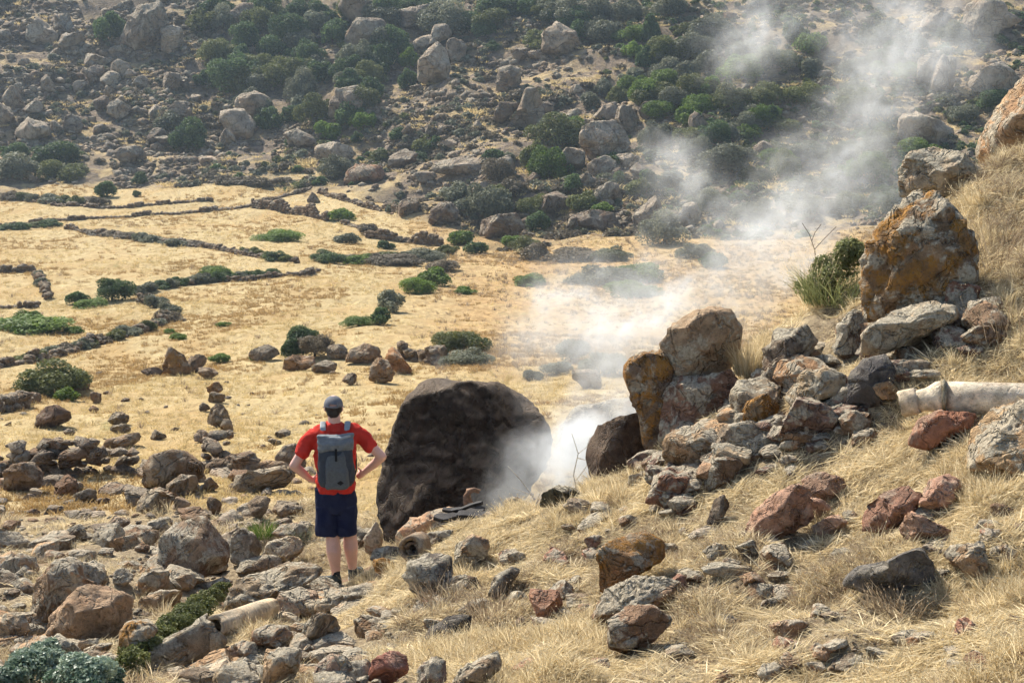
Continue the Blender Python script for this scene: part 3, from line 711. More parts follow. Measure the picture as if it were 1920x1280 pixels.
rock('dark stone jutting left from the upright rock row', (384, 763, 22, 18), (0.12, 0.10, 0.08), name='boulder', cat='boulder', mat='rock_mid')
rock('largest rough stone of the upright rock row', (410, 780, 46, 48), (0.20, 0.175, 0.135), name='boulder', cat='boulder', mat='rock_mid', rough=0.14)
rock('pale knob at the foot of the upright rock row', (425, 798, 26, 26), (0.27, 0.24, 0.19), name='boulder', cat='boulder', mat='rock_mid')
rock('reddish round stone below the upright rock row', (381, 818, 38, 26), (0.22, 0.15, 0.11), name='boulder', cat='boulder', mat='rock_mid')
rock('flat stone right of the reddish round stone', (405, 814, 26, 16), (0.20, 0.165, 0.125), name='boulder', cat='boulder', mat='rock_mid')
rock('upper grey stone of the leaning rock heap in the field', (222, 785, 42, 28), (0.235, 0.21, 0.165), name='boulder', cat='boulder', mat='rock_mid', rough=0.14)
rock('middle grey stone of the leaning rock heap', (226, 805, 40, 22), (0.23, 0.205, 0.16), name='boulder', cat='boulder', mat='rock_mid', rough=0.14)
rock('long slab across the leaning rock heap', [(190, 840), (196, 822), (235, 815), (262, 810), (266, 825), (240, 838)], (0.25, 0.195, 0.14), 0.0, 0.9, name='boulder', cat='boulder', mat='rock_mid')
rock('dark foot stone of the leaning rock heap', (196, 850, 60, 28), (0.19, 0.165, 0.125), name='boulder', cat='boulder', mat='rock_mid')
rock('dark-topped stone right of the leaning rock heap', (297, 815, 32, 20), (0.17, 0.14, 0.105), name='boulder', cat='boulder', mat='rock_mid')
rock('small stone left of the dark dome boulder\'s right side', (130, 810, 24, 14), (0.19, 0.155, 0.12), name='boulder', cat='boulder', mat='rock_mid')
rock('square dark stone left of the upright rock row', (180, 745, 22, 22), (0.17, 0.125, 0.09), name='boulder', cat='boulder', mat='rock_mid')
rock('low stone below the square dark stone', (176, 767, 20, 14), (0.19, 0.155, 0.12), name='boulder', cat='boulder', mat='rock_mid')
rock('upper stone of the pair left of the man\'s shoulder', (530, 813, 32, 18), (0.17, 0.14, 0.11), name='boulder', cat='boulder', mat='rock_mid')
rock('lower stone of the pair left of the man\'s shoulder', (515, 828, 28, 14), (0.19, 0.16, 0.125), name='boulder', cat='boulder', mat='rock_mid')
rock('reddish stone behind the olive bush in the field', (152, 723, 34, 20), (0.26, 0.185, 0.14), name='boulder', cat='boulder', mat='rock_mid')
rock('boulder in the steam behind the huge dark boulder, upper', (1100, 712, 60, 40), GREY, name='boulder', cat='boulder', mat='rock_mid')
# --- boulders of the far hillside: (outline or box, colour, label)
HG = (0.25, 0.23, 0.20); HL = (0.35, 0.325, 0.285); HD = (0.17, 0.15, 0.128)
def hb(label, shape, tint=HG, orange=0.0, **kw):
    kw.setdefault('depth', 0.9); kw.setdefault('facets', 11); kw.setdefault('rough', 0.07)
    kw.setdefault('sub', 4)
    return rock(label, shape, tint, orange, mat='rock_far', name='boulder', cat='boulder', ymin=95.0, **kw)
hb('big angular boulder high at the left of the hill, pale upper face', [(48, 72), (52, 50), (72, 33), (90, 45), (108, 66), (100, 85), (70, 86)], HL)
hb('small leaning boulder on the right shoulder of the high left boulder', [(98, 60), (105, 28), (130, 25), (138, 55), (120, 64)], HG)
hb('slanted block below the leaning boulder at the upper left', [(105, 92), (118, 65), (152, 60), (160, 75), (140, 90)], HG)
hb('huge cliff-like rock between the two round trees at the upper left', [(222, 80), (240, 40), (262, 10), (305, 5), (318, 45), (305, 95), (260, 100)], HG, sub=5)
hb('knobbly upright boulder right of the huge cliff-like rock', [(302, 95), (303, 55), (325, 47), (342, 55), (345, 85), (325, 105)], HL)
hb('wide boulder at the top left behind the dark trees', (460, 30, 62, 44), HG)
hb('flat-topped boulder in the left scree, upper of a stacked pair', (182, 115, 52, 28), HL)
hb('lower boulder of the stacked pair in the left scree', (175, 138, 42, 30), HG)
hb('pointed pale boulder right of the stacked pair', (228, 128, 40, 32), HL)
hb('boulder under the pointed pale one in the left scree', (208, 148, 40, 28), HG)
hb('pale cube-like boulder in the middle of the left scree', (266, 154, 32, 24), HL)
hb('upright boulder right of the pale cube-like boulder', (322, 155, 34, 36), HG)
hb('pale triangular boulder at the far left of the scree', (92, 158, 32, 34), HL)
hb('round boulder right of the pale triangular boulder', (150, 165, 26, 26), HL)
hb('tall dark boulder at the left edge of the hill', (25, 185, 42, 46), HG)
hb('boulder at the left edge below the tall dark one', (8, 215, 40, 44), HG)
hb('grey boulder next to the tall dark boulder', (62, 205, 40, 30), HG)
hb('white-topped boulder in the centre of the left scree', [(200, 212), (206, 192), (222, 186), (246, 200), (240, 215), (220, 224)], HL)
hb('brown boulder beside the white-topped boulder', (192, 195, 34, 30), HD)
hb('large flat-faced boulder low at the left of the hill', [(28, 255), (40, 232), (58, 223), (92, 232), (95, 252), (70, 265), (45, 266)], HL)
hb('boulder right of the large flat-faced boulder', (108, 240, 28, 28), HG)
hb('dark-sided boulder right of the flat-faced boulder', (137, 235, 38, 40), HG)
hb('tall boulder behind the dark round tree at the hill foot', [(312, 235), (314, 205), (330, 190), (352, 190), (362, 215), (358, 238)], HG)
hb('round-topped boulder left of the dark round tree', (295, 256, 40, 32), HD)
hb('low wide boulder at the foot of the scree', (245, 292, 62, 36), HG)
hb('great split boulder in the middle of the hill', [(415, 225), (414, 208), (440, 203), (458, 204), (480, 232), (470, 258), (448, 264), (425, 245)], HL)
hb('broad slanted boulder behind the great split boulder', [(440, 200), (445, 182), (478, 170), (500, 180), (512, 200), (490, 215), (470, 220)], HL)
hb('small boulder at the left foot of the great split boulder', (426, 258, 32, 34), HG)
hb('half-buried boulder below the dark bushes', (562, 262, 62, 40), HG)
hb('white slab boulder left of centre at the hill foot', [(590, 300), (592, 275), (625, 265), (660, 275), (665, 295), (640, 305)], HL)
hb('forked boulder behind the bright green bushes', [(615, 220), (618, 190), (642, 165), (672, 160), (680, 190), (672, 215), (640, 228)], HG)
hb('boulder high in the trees at the top centre-left', (680, 20, 90, 60), HG)
hb('wide flat-topped boulder above the grey tree', (686, 62, 84, 52), HG)
hb('tall pointed tooth-like boulder in the middle of the hill', [(782, 150), (783, 115), (800, 95), (820, 78), (838, 95), (846, 125), (840, 150), (805, 162)], HL, sub=5)
hb('capstone boulder perched above the tooth-like boulder', [(770, 90), (780, 72), (808, 65), (812, 48), (840, 45), (847, 70), (820, 80), (790, 92)], HL)
hb('rock leaning on the right of the tooth-like boulder', (856, 95, 40, 44), HG)
hb('rounded boulder up behind the capstone', (772, 32, 70, 44), HG)
hb('layered outcrop below the olive bush at the upper centre', [(1015, 95), (1018, 60), (1045, 42), (1080, 60), (1088, 85), (1075, 105), (1050, 110)], HL, layered=0.06)
hb('row of blocks left of the layered outcrop, left one', (978, 105, 34, 28), HG)
hb('row of blocks left of the layered outcrop, right one', (1010, 103, 44, 18), HL)
hb('dark cleft boulder above the leaning pillar', [(930, 170), (935, 130), (955, 122), (975, 128), (978, 155), (960, 175)], HG)
hb('leaning pillar boulder in the middle of the slope', [(948, 245), (960, 225), (975, 195), (985, 165), (1005, 165), (1015, 185), (1022, 215), (1030, 235), (990, 250)], HG, sub=5)
hb('dark wedge boulder left of the leaning pillar', [(925, 225), (930, 200), (955, 192), (975, 195), (960, 215), (940, 235)], HD)
hb('ball-shaped boulder right of the leaning pillar', (1026, 203, 26, 26), HG)
hb('pale flat outcrop right of the leaning pillar', [(1030, 230), (1050, 210), (1085, 203), (1092, 212), (1070, 228), (1045, 235)], HL)
hb('huge boulder with a white sunlit top right of centre', [(1083, 268), (1090, 238), (1110, 228), (1148, 224), (1170, 240), (1184, 270), (1165, 295), (1110, 305), (1095, 285)], HL, sub=5)
hb('triangular boulder behind the huge white-topped boulder', [(1108, 222), (1130, 198), (1155, 190), (1160, 215), (1150, 224)], HG)
hb('angular boulder up right of the huge white-topped boulder', [(1152, 225), (1158, 200), (1180, 198), (1198, 220), (1192, 250), (1170, 245)], HG)
hb('round boulder in the bushes right of the angular boulder', (1212, 208, 32, 34), HG)
hb('boulder below the huge white-topped boulder, left', (1075, 300, 46, 44), HG)
hb('split boulder below the huge white-topped boulder, right', (1128, 318, 56, 50), HG)
hb('pale small boulder right of the split boulder', (1170, 300, 38, 24), HL)
hb('wedge boulder under the split boulder', [(1075, 355), (1080, 335), (1100, 322), (1120, 335), (1115, 355)], HG)
hb('pale humped boulder in the lower rock pile', [(1110, 375), (1118, 355), (1140, 340), (1160, 345), (1165, 375), (1140, 385)], HG)
hb('flat table rock with a pale top above the valley terraces', [(800, 320), (820, 302), (870, 293), (905, 298), (918, 315), (900, 335), (850, 330)], HL)
hb('low rock at the left of the flat table rock', (797, 332, 44, 22), HG)
hb('rounded rock between the table rock and the bushes', (945, 312, 44, 40), HG)
hb('brown boulder at the right edge of the terraces', [(803, 420), (806, 400), (825, 380), (845, 378), (862, 395), (855, 415), (825, 425)], HD)
hb('pointed boulder on the terrace left of the brown boulder', (766, 388, 42, 32), HD)
hb('large rounded boulder under the leafy tree at the valley edge', [(897, 440), (902, 412), (930, 402), (970, 398), (985, 425), (970, 448), (925, 450)], HD, sub=5)
hb('boulder right of the large rounded valley boulder', (1040, 385, 66, 50), HD)
hb('wide low boulder at the meadow edge under the hill', [(1060, 430), (1068, 405), (1110, 392), (1150, 398), (1165, 425), (1120, 438)], HD)
hb('boulder half veiled by steam at the meadow edge', (1215, 400, 60, 64), HG)
hb('pale lit rock face in the steam by the meadow', (1292, 405, 44, 50), HL)
hb('reddish slab boulder above the upper terrace', [(645, 345), (650, 320), (680, 308), (715, 310), (726, 335), (690, 345)], (0.23, 0.165, 0.125))
hb('small square block in the upper terrace', (588, 371, 26, 22), HD)
hb('grey hump among the bushes above the terraces', (755, 300, 60, 40), HG)
hb('dome-shaped pale boulder high in the top right corner', [(1806, 45), (1812, 10), (1845, -8), (1880, 5), (1892, 40), (1865, 72), (1830, 70)], HL)
hb('pointed boulder at the right edge above the tan rock', [(1815, 160), (1840, 130), (1875, 115), (1905, 140), (1900, 175), (1850, 185)], HL)
hb('tall pair of boulders in the haze at the right, left one', [(1718, 155), (1722, 110), (1745, 100), (1760, 125), (1755, 165)], HG)
hb('tall pair of boulders in the haze at the right, right one', [(1742, 175), (1748, 140), (1765, 102), (1790, 110), (1788, 160), (1770, 180)], HG)
hb('cleft boulder in the haze left of the whitish slope rock', [(1680, 270), (1690, 220), (1715, 210), (1760, 225), (1790, 245), (1770, 275), (1720, 280)], HL)
hb('sloping boulder in the haze at the upper right', (1755, 40, 60, 36), HL)
hb('pale boulder in the drifting steam at the upper centre-right', (1300, 60, 40, 30), HL)
hb('small pale boulder among the steam-veiled bushes', (1310, 230, 40, 40), HG)
hb('brown boulders in the bushes behind the steam', (1435, 285, 46, 40), HD)

# smaller hill boulders: look-alikes scattered among the named ones
protos = []
for i in range(14):
    V, F = rock_shape(4000 + i, 3, 10, 0.09)
    me = mesh_np('boulder', V * (1, 1, 0.85) * 0.5, F); me.materials.append(M['rock_far'])
    protos.append(me)
rnd = random.Random(5)
def hill_density(px, py):
    d = 0.35
    if px < 420: d = 1.0
    if 420 <= px < 700 and py < 190: d = 0.25
    if 760 < px < 1150 and py < 330: d = 0.6
    if px > 1230: d = 0.3
    if 900 < px < 1400 and py > 300: d = 0.8
    return d
hb_n = 0
tries = 0
while hb_n < 190 and tries < 6000:
    tries += 1
    px, py = rnd.uniform(-20, 1930), rnd.uniform(-5, 440)
    if rnd.random() > hill_density(px, py): continue
    Y = hitY(px, py, 90)
    X = ray(px, py)[0] * Y
    if float(samp(HILL, np.array([X]), np.array([Y]))[0]) < 0.6: continue
    z = ground(X, Y)
    if not visible(X, Y, z): continue
    size = rnd.choice([12, 14, 16, 18, 20, 24, 28]) * rnd.uniform(0.8, 1.2) / FPX * Y
    o = link('boulder', protos[rnd.randrange(14)])
    o.location = (X, Y, z + size * 0.18)
    o.scale = (size * rnd.uniform(0.9, 1.4), size * rnd.uniform(0.9, 1.3), size * rnd.uniform(0.7, 1.1))
    o.rotation_euler = (rnd.uniform(-.4, .4), rnd.uniform(-.4, .4), rnd.uniform(0, 6.28))
    t = rnd.choice([HG, HG, HL, HD]); k = rnd.uniform(0.85, 1.15)
    o.color = (t[0] * k, t[1] * k, t[2] * k, 0.0)
    tag(o, 'small grey boulder scattered over the far hillside', 'boulder', 'small boulders on the far hill')
    hb_n += 1

# scree on the far hill: too many to count, one mass
def stones_mass(name, pts, sizes, seed, mat, sub=1, flat=0.8, parent=None):
    rs = np.random.RandomState(seed)
    lib = [rock_shape(6000 + seed * 7 + i, sub, 7, 0.08) for i in range(6)]
    VV, FF, n = [], [], 0
    for i in range(len(pts)):
        V, F = lib[rs.randint(6)]
        a = rs.rand() * 6.28
        R = np.array([[math.cos(a), -math.sin(a), 0], [math.sin(a), math.cos(a), 0], [0, 0, 1]])
        s = sizes[i] * 0.5 * rs.uniform(0.75, 1.3, 3) * (1, 1, flat)
        VV.append((V * s) @ R.T + pts[i]); FF.append(F + n); n += len(V)
    me = mesh_np(name, np.concatenate(VV), np.concatenate(FF))
    return link(name, me, M[mat] if isinstance(mat, str) else mat, parent, color=(0.22, 0.192, 0.155, 0.0))

rs = np.random.RandomState(77)
pp, ss = [], []
while len(pp) < 10500:
    px, py = rs.uniform(-80, 2000), rs.uniform(-30, 440)
    if rs.rand() > hill_density(px, py) * (0.5 + 0.9 * float(vnoise(np.array([[px / 60.0, py / 30.0, 0.3]]), 4)[0])): continue
    Y = hitY(px, py, 90); X = ray(px, py)[0] * Y
    if float(samp(HILL, np.array([X]), np.array([Y]))[0]) < 0.4: continue
    pp.append((X, Y, ground(X, Y))); ss.append(rs.choice([4, 5, 6, 7, 8, 10, 13, 17]) * rs.uniform(0.8, 1.2) / FPX * Y)
o = stones_mass('hill_scree', pp, ss, 3, 'rock_far')
tag(o, 'loose grey scree covering the far hillside', 'scree', kind='stuff')

# loose stones of the near rubble and the field
nprot = []
for i in range(12):
    V, F = rock_shape(5000 + i, 3, 9, 0.10)
    me = mesh_np('stone', V * (1, 1, 0.75) * 0.5, F); me.materials.append(M['rock'])
    nprot.append(me)
fprot = []
for i in range(8):
    V, F = rock_shape(5200 + i, 2, 8, 0.10)
    me = mesh_np('field_stone', V * (1, 1, 0.8) * 0.5, F); me.materials.append(M['rock_mid'])
    fprot.append(me)
def loose(n, region, sizes, lib, label, group, name, seed, tints):
    r = random.Random(seed); k = 0; t_ = 0
    while k < n and t_ < n * 40:
        t_ += 1
        px, py = r.uniform(region[0], region[2]), r.uniform(region[1], region[3])
        if not region[4](px, py, r): continue
        Y = hitY(px, py, 5); X = ray(px, py)[0] * Y
        size = r.choice(sizes) * r.uniform(0.8, 1.25) / FPX * Y
        o = link(name, lib[r.randrange(len(lib))])
        o.location = (X, Y, ground(X, Y) + size * (0.12 if 'stone' in name else 0.06))
        o.scale = (size * r.uniform(0.9, 1.5), size * r.uniform(0.9, 1.3), size * r.uniform(0.6, 1.0))
        o.rotation_euler = (r.uniform(-.3, .3), r.uniform(-.3, .3), r.uniform(0, 6.28))
        t = r.choice(tints); q = r.uniform(0.8, 1.2)
        o.color = (t[0] * q, t[1] * q, t[2] * q, r.choice([0, 0, 0, 0, 0.2]))
        tag(o, label, {'rock': 'rock', 'slab': 'slab', 'rubble_block': 'block'}.get(name, 'stone'), group, 'thing'); k += 1
loose(110, (-10, 985, 760, 1290, lambda x, y, r: not (430 < x < 700 and 1030 < y < 1110) and not (230 < x < 520 and 1120 < y < 1290 - (x - 230) * 0.25) and y > 1000 + r.uniform(-20, 30)), [20, 24, 28, 34, 42, 50], nprot,
      'small grey-brown stone in the rubble on the near left slope', 'loose stones in the left rubble', 'stone', 1, [GREY, WARM, TAN, PALE, BROWN])
loose(60, (690, 900, 1920, 1290, lambda x, y, r: y > 985 - (x - 690) * 0.2), [14, 18, 22, 28, 34], nprot,
      'small stone half hidden in the straw of the near right slope', 'loose stones in the straw slope', 'stone', 2, [GREY, WARM, BROWN, PINK, PURP])
loose(46, (1190, 690, 1620, 900, lambda x, y, r: y > 900 - (x - 1190) * 0.45 and y < 960 - (x - 1190) * 0.25), [20, 26, 34, 42], nprot,
      'small stone wedged in the rock pile on the right slope', 'stones wedged in the rock pile', 'stone', 3, [GREY, WARM, BROWN, PURP])
mprot = []
for i in range(10):
    V, F = rock_shape(5600 + i, 3, 10, 0.12)
    me = mesh_np('rock', V * (1, 1, 0.85) * 0.5, F); me.materials.append(M['rock_mid'])
    mprot.append(me)
wprot = []
for i in range(12):
    V, F = rock_shape(5400 + i, 4, 10, 0.10)
    me = mesh_np('rock', V * (1, 1, 0.85) * 0.5, F); me.materials.append(M['rock'])
    wprot.append(me)
loose(95, (1185, 560, 1860, 960, lambda x, y, r: abs(y - (905 - (x - 1200) * 0.50)) < 75), [44, 52, 62, 74], wprot,
      'rock packed in the outcrop on the right slope', 'rocks packed in the right outcrop', 'rock', 13, [GREY, WARM, BROWN, PURP, TAN])
loose(60, (-10, 1010, 700, 1290, lambda x, y, r: not (420 < x < 690 and 1020 < y < 1115) and not (60 < x < 270 and 1080 < y < 1210) and not (220 < x < 530 and 1110 < y < 1300 - (x - 230) * 0.25)), [52, 64, 78, 94], wprot,
      'angular slab in the rubble on the near left slope', 'slabs in the left rubble', 'slab', 14, [GREY, TAN, TAN, PALE, PALE])
loose(85, (800, 960, 1920, 1280, lambda x, y, r: y > 1000 - (x - 800) * 0.2), [36, 46, 58], wprot,
      'half-buried rock in the straw of the near right slope', 'half-buried rocks in the straw', 'rock', 15, [GREY, WARM, BROWN, PINK])
loose(90, (-10, 700, 720, 1000, lambda x, y, r: not (250 < x < 560 and 840 < y < 900)), [6, 8, 10, 12, 16], fprot,
      'small dark stone lying in the yellow field', 'stones scattered in the yellow field', 'field_stone', 4, [HD, HG, BROWN])
loose(60, (-10, 855, 600, 1000, lambda x, y, r: y > 880 - x * 0.02), [26, 34, 42, 52], mprot,
      'angular rock in the rubble band below the field wall', 'rocks of the rubble band', 'rubble_block', 16, [HG, HL, BROWN, WARM])
loose(50, (-10, 900, 600, 1010, lambda x, y, r: True), [14, 18, 24, 28], fprot,
      'small stone on the shaded ground below the field wall', 'stones below the field wall', 'field_stone', 6, [HG, HL, BROWN])
rs = np.random.RandomState(12)
pp, ss = [], []
while len(pp) < 1500:
    px, py = rs.uniform(-40, 800), rs.uniform(960, 1290)
    if vnoise(np.array([[px / 50.0, py / 25.0, 0.7]]), 14)[0] < -0.2: continue
    Y = hitY(px, py, 5); X = ray(px, py)[0] * Y
    pp.append((X, Y, ground(X, Y))); ss.append(rs.choice([5, 6, 8, 10, 13]) / FPX * Y)
o = stones_mass('loose_gravel', pp, ss, 5, 'rock', sub=1, flat=0.7)
tag(o, 'fine loose gravel between the rubble on the left', 'gravel', kind='stuff')
pp, ss = [], []
while len(pp) < 2600:
    px, py = rs.uniform(700, 1960), rs.uniform(560, 1290)
    if py < 980 - (px - 700) * 0.36: continue
    if vnoise(np.array([[px / 60.0, py / 30.0, 2.7]]), 15)[0] < -0.1: continue
    Y = hitY(px, py, 5); X = ray(px, py)[0] * Y
    pp.append((X, Y, ground(X, Y))); ss.append(rs.choice([4, 5, 6, 8, 11]) / FPX * Y)
o = stones_mass('slope_gravel', pp, ss, 6, 'rock', sub=1, flat=0.7)
tag(o, 'fine gravel and crumbs of rock in the straw on the right slope', 'gravel', kind='stuff')

# ------------------------------------------------------------------ dry-stone walls
def wall_points(path, step, ymin=20):
    P = []
    for (x0, y0), (x1, y1) in zip(path[:-1], path[1:]):
        Ya, Yb = hitY(x0, y0, ymin), hitY(x1, y1, ymin)
        a = Vector((ray(x0, y0)[0] * Ya, Ya)); c = Vector((ray(x1, y1)[0] * Yb, Yb))
        n = max(1, int((c - a).length / step))
        P += [a.lerp(c, i / n) for i in range(n)]
    return P

# nearest wall, every stone its own piece
wl_ = empty('dry_stone_wall', pt(200, 890, 25))
tag(wl_, 'dry-stone wall of dark stones along the near edge of the yellow field', 'wall', kind='thing')
r = random.Random(8)
P = wall_points([(-15, 900), (120, 893), (200, 888), (275, 886)], 0.15) + wall_points([(385, 878), (440, 872)], 0.17)
n_ = 0
for i, p in enumerate(P):
    for lay in range(4):
        if lay == 3 and r.random() < 0.5: continue
        sz = r.choice([0.15, 0.2, 0.24, 0.3, 0.36]) * r.uniform(0.85, 1.1)
        o = link('stone', fprot[r.randrange(8)], parent=wl_)
        x, y = p.x + r.uniform(-.05, .05), p.y + r.uniform(-.15, .15)
        o.location = Vector((x, y, ground(x, y) + 0.05 + lay * 0.15)) - wl_.location
        o.scale = (sz * r.uniform(0.9, 1.4), sz, sz * r.uniform(0.65, 0.95))
        o.rotation_euler = (r.uniform(-.3, .3), r.uniform(-.3, .3), r.uniform(0, 6.28))
        q = r.uniform(0.75, 1.2); t = r.choice([HD, HG, BROWN]); o.color = (t[0] * q, t[1] * q, t[2] * q, 0)
        n_ += 1

def far_wall(label, path, h, size=0.24, wid=0.5, seed=0, ymin=28):
    h *= 0.8; size = min(size, 0.3)
    root = empty('field_wall')
    tag(root, label, 'wall', kind='thing')
    P = wall_points(path, size * 0.8, ymin)
    rs = np.random.RandomState(seed + 500)
    pts_, sz = [], []
    for i, p in enumerate(P):
        hh = h * (0.75 + 0.35 * math.sin(i * 0.13 + seed) * math.sin(i * 0.41))
        for lay in range(max(1, int(hh / (size * 0.6)))):
            for side in (-1, 1):
                x, y = p.x + rs.uniform(-.1, .1), p.y + side * wid / 3 + rs.uniform(-.08, .08)
                pts_.append((x, y, ground(x, y) + size * 0.2 + lay * size * 0.6)); sz.append(size * rs.uniform(0.8, 1.4))
    o = stones_mass('stones', pts_, sz, seed, 'rock_mid', sub=1, parent=root)
    o['kind'] = 'stuff'; o.color = (0.17, 0.14, 0.105, 0)
    root.location = (0, 0, 0)
    return root
far_wall('low stone wall running across the valley from the left to the middle', [(125, 430), (190, 442), (320, 456), (395, 465), (470, 480), (560, 493)], 0.55, seed=1)
far_wall('short stone wall at the left edge of the upper field', [(-30, 512), (68, 512)], 0.7, seed=2)
far_wall('stone wall stub running down from the short left wall', [(70, 516), (92, 562)], 0.6, seed=3)
far_wall('low stone wall at the left edge beside the round dark bush', [(-30, 582), (75, 577)], 0.5, seed=4)
far_wall('straight brown terrace wall in the upper fields', [(475, 388), (540, 400), (615, 414)], 1.3, 0.4, seed=5, ymin=80)
far_wall('dark terrace wall left of the valley-edge boulders', [(690, 446), (760, 454), (835, 462)], 1.1, 0.4, seed=6, ymin=70)
far_wall('upper terrace wall below the reddish slab boulder', [(600, 362), (650, 378), (700, 392), (760, 404)], 0.8, 0.4, seed=7, ymin=80)
far_wall('thin stone line across the top fields', [(-20, 432), (130, 414), (270, 404), (440, 392), (520, 372), (585, 352)], 0.55, 0.4, seed=8, ymin=80)
far_wall('highest field wall under the hill at the left', [(-20, 372), (100, 384), (180, 390), (300, 384), (400, 378)], 0.55, 0.4, seed=9, ymin=80)
far_wall('curving wall under the grey hedge in the left field', [(265, 560), (318, 585), (300, 612), (230, 634), (130, 662), (-20, 695)], 0.5, seed=10)
far_wall('wall under the dark hedge in the middle field', [(255, 550), (380, 530), (520, 519), (600, 508)], 0.5, seed=11)
far_wall('broken stone wall heap above the huge dark boulder', [(752, 672), (790, 678), (835, 684)], 0.9, 0.3, seed=12)
far_wall('tumbled stone wall at the left edge below the olive bush', [(-15, 775), (30, 768), (62, 752)], 0.55, 0.3, seed=13)
far_wall('wall of the lowest terrace right of the bright mound bush', [(640, 420), (690, 432), (740, 440)], 0.5, 0.4, seed=14, ymin=70)
# ------------------------------------------------------------------ trees, bushes and scrub
def crown_mesh(name, seed, nl, leaf, nlobes, mat, flat=1.0, shell=0.35, drop=0.25):
    rs = np.random.RandomState(seed)
    lob = [(np.array([0, 0, -0.1]), 0.62)]
    for _ in range(nlobes):
        d = rs.normal(size=3); d /= np.linalg.norm(d)
        d[2] = abs(d[2]) * 1.0 - drop * 1.2
        lob.append((d * rs.uniform(0.42, 0.80), rs.uniform(0.20, 0.46)))
    C = np.array([l[0] for l in lob]); Rr = np.array([l[1] for l in lob])
    pr = Rr ** 2 / (Rr ** 2).sum()
    k = rs.choice(len(lob), nl, p=pr)
    D = rs.normal(size=(nl, 3)); D /= np.linalg.norm(D, axis=1)[:, None]
    D[:, 2] = np.where((D[:, 2] < -0.35) & (rs.rand(nl) < 0.6), -D[:, 2], D[:, 2])
    rad = Rr[k] * (1 + shell * (rs.rand(nl) ** 1.5 * -1 + 0.12 * rs.normal(size=nl)))
    P = C[k] + D * rad[:, None]
    Nn = D + 0.75 * rs.normal(size=(nl, 3)); Nn /= np.linalg.norm(Nn, axis=1)[:, None]
    A = np.cross(Nn, rs.normal(size=(nl, 3))); A /= np.linalg.norm(A, axis=1)[:, None]
    Bv = np.cross(Nn, A)
    sz = leaf * rs.uniform(0.6, 1.5, nl)
    a, b_ = A * sz[:, None], Bv * (sz * rs.uniform(0.45, 0.8, nl))[:, None]
    V = np.stack([P - a, P - b_ + Nn * (0.15 * sz[:, None]), P + a, P + b_ + Nn * (0.15 * sz[:, None])], 1).reshape(-1, 3)
    V[:, 2] *= flat
    F = np.arange(nl * 4).reshape(nl, 4)
    me = mesh_np(name, V, F, smooth=False)
    tone = np.clip(0.5 + 0.22 * rs.normal(size=len(lob))[k] + 0.22 * rs.normal(size=nl), 0, 1)
    at = me.attributes.new('tone', 'FLOAT', 'POINT')
    at.data.foreach_set('value', np.repeat(tone, 4).astype(np.float32))
    me.materials.append(M[mat])
    return me

def tube(V, F, pts, radii, seg=6):
    n0 = len(V)
    for i, p in enumerate(pts):
        d = (pts[min(i + 1, len(pts) - 1)] - pts[max(i - 1, 0)]).normalized()
        u = d.orthogonal().normalized(); v_ = d.cross(u)
        for k in range(seg):
            a = 2 * math.pi * k / seg
            V.append((p + (u * math.cos(a) + v_ * math.sin(a)) * radii[i])[:])
    for i in range(len(pts) - 1):
        for k in range(seg):
            F.append((n0 + i * seg + k, n0 + i * seg + (k + 1) % seg, n0 + (i + 1) * seg + (k + 1) % seg, n0 + (i + 1) * seg + k))

def trunk_mesh(name, seed):
    r = random.Random(seed); V, F = [], []
    top = Vector((r.uniform(-.15, .15), r.uniform(-.15, .15), 0.1))
    tube(V, F, [Vector((0, 0, -1.15)), Vector((0.04, 0.02, -0.55)), top], [0.10, 0.075, 0.05])
    for _ in range(5):
        a = r.uniform(0, 6.28)
        tip = Vector((math.cos(a) * r.uniform(.35, .6), math.sin(a) * r.uniform(.35, .6), r.uniform(-.1, .55)))
        st = Vector((0.03, 0.02, r.uniform(-.7, -.2)))
        tube(V, F, [st, st.lerp(tip, 0.5) + Vector((0, 0, .08)), tip], [0.045, 0.03, 0.014])
    return mesh_np(name, np.array(V), np.array(F))

KIND = {'dk': 'leaf_dark', 'br': 'leaf_bright', 'ol': 'leaf_olive', 'gr': 'leaf_grey', 'dry': 'leaf_dry'}
KWORD = {'dk': 'dark green', 'br': 'bright green', 'ol': 'olive green', 'gr': 'grey-green', 'dry': 'dry brown'}
crowns = {}
fine = {}
for i, (kk, mm) in enumerate(KIND.items()):
    crowns[kk] = [crown_mesh('crown', 900 + i * 10 + j, 3000, 0.07, 8 + 2 * j, mm) for j in range(6)]
for i, (kk, mm) in enumerate(KIND.items()):
    fine[kk] = [crown_mesh('crown', 1900 + i * 10 + j, 7500, 0.040, 11 + 3 * j, mm) for j in range(3)]
trunks = [trunk_mesh('trunk', 50 + i) for i in range(3)]
for t in trunks: t.materials.append(M['bark'])

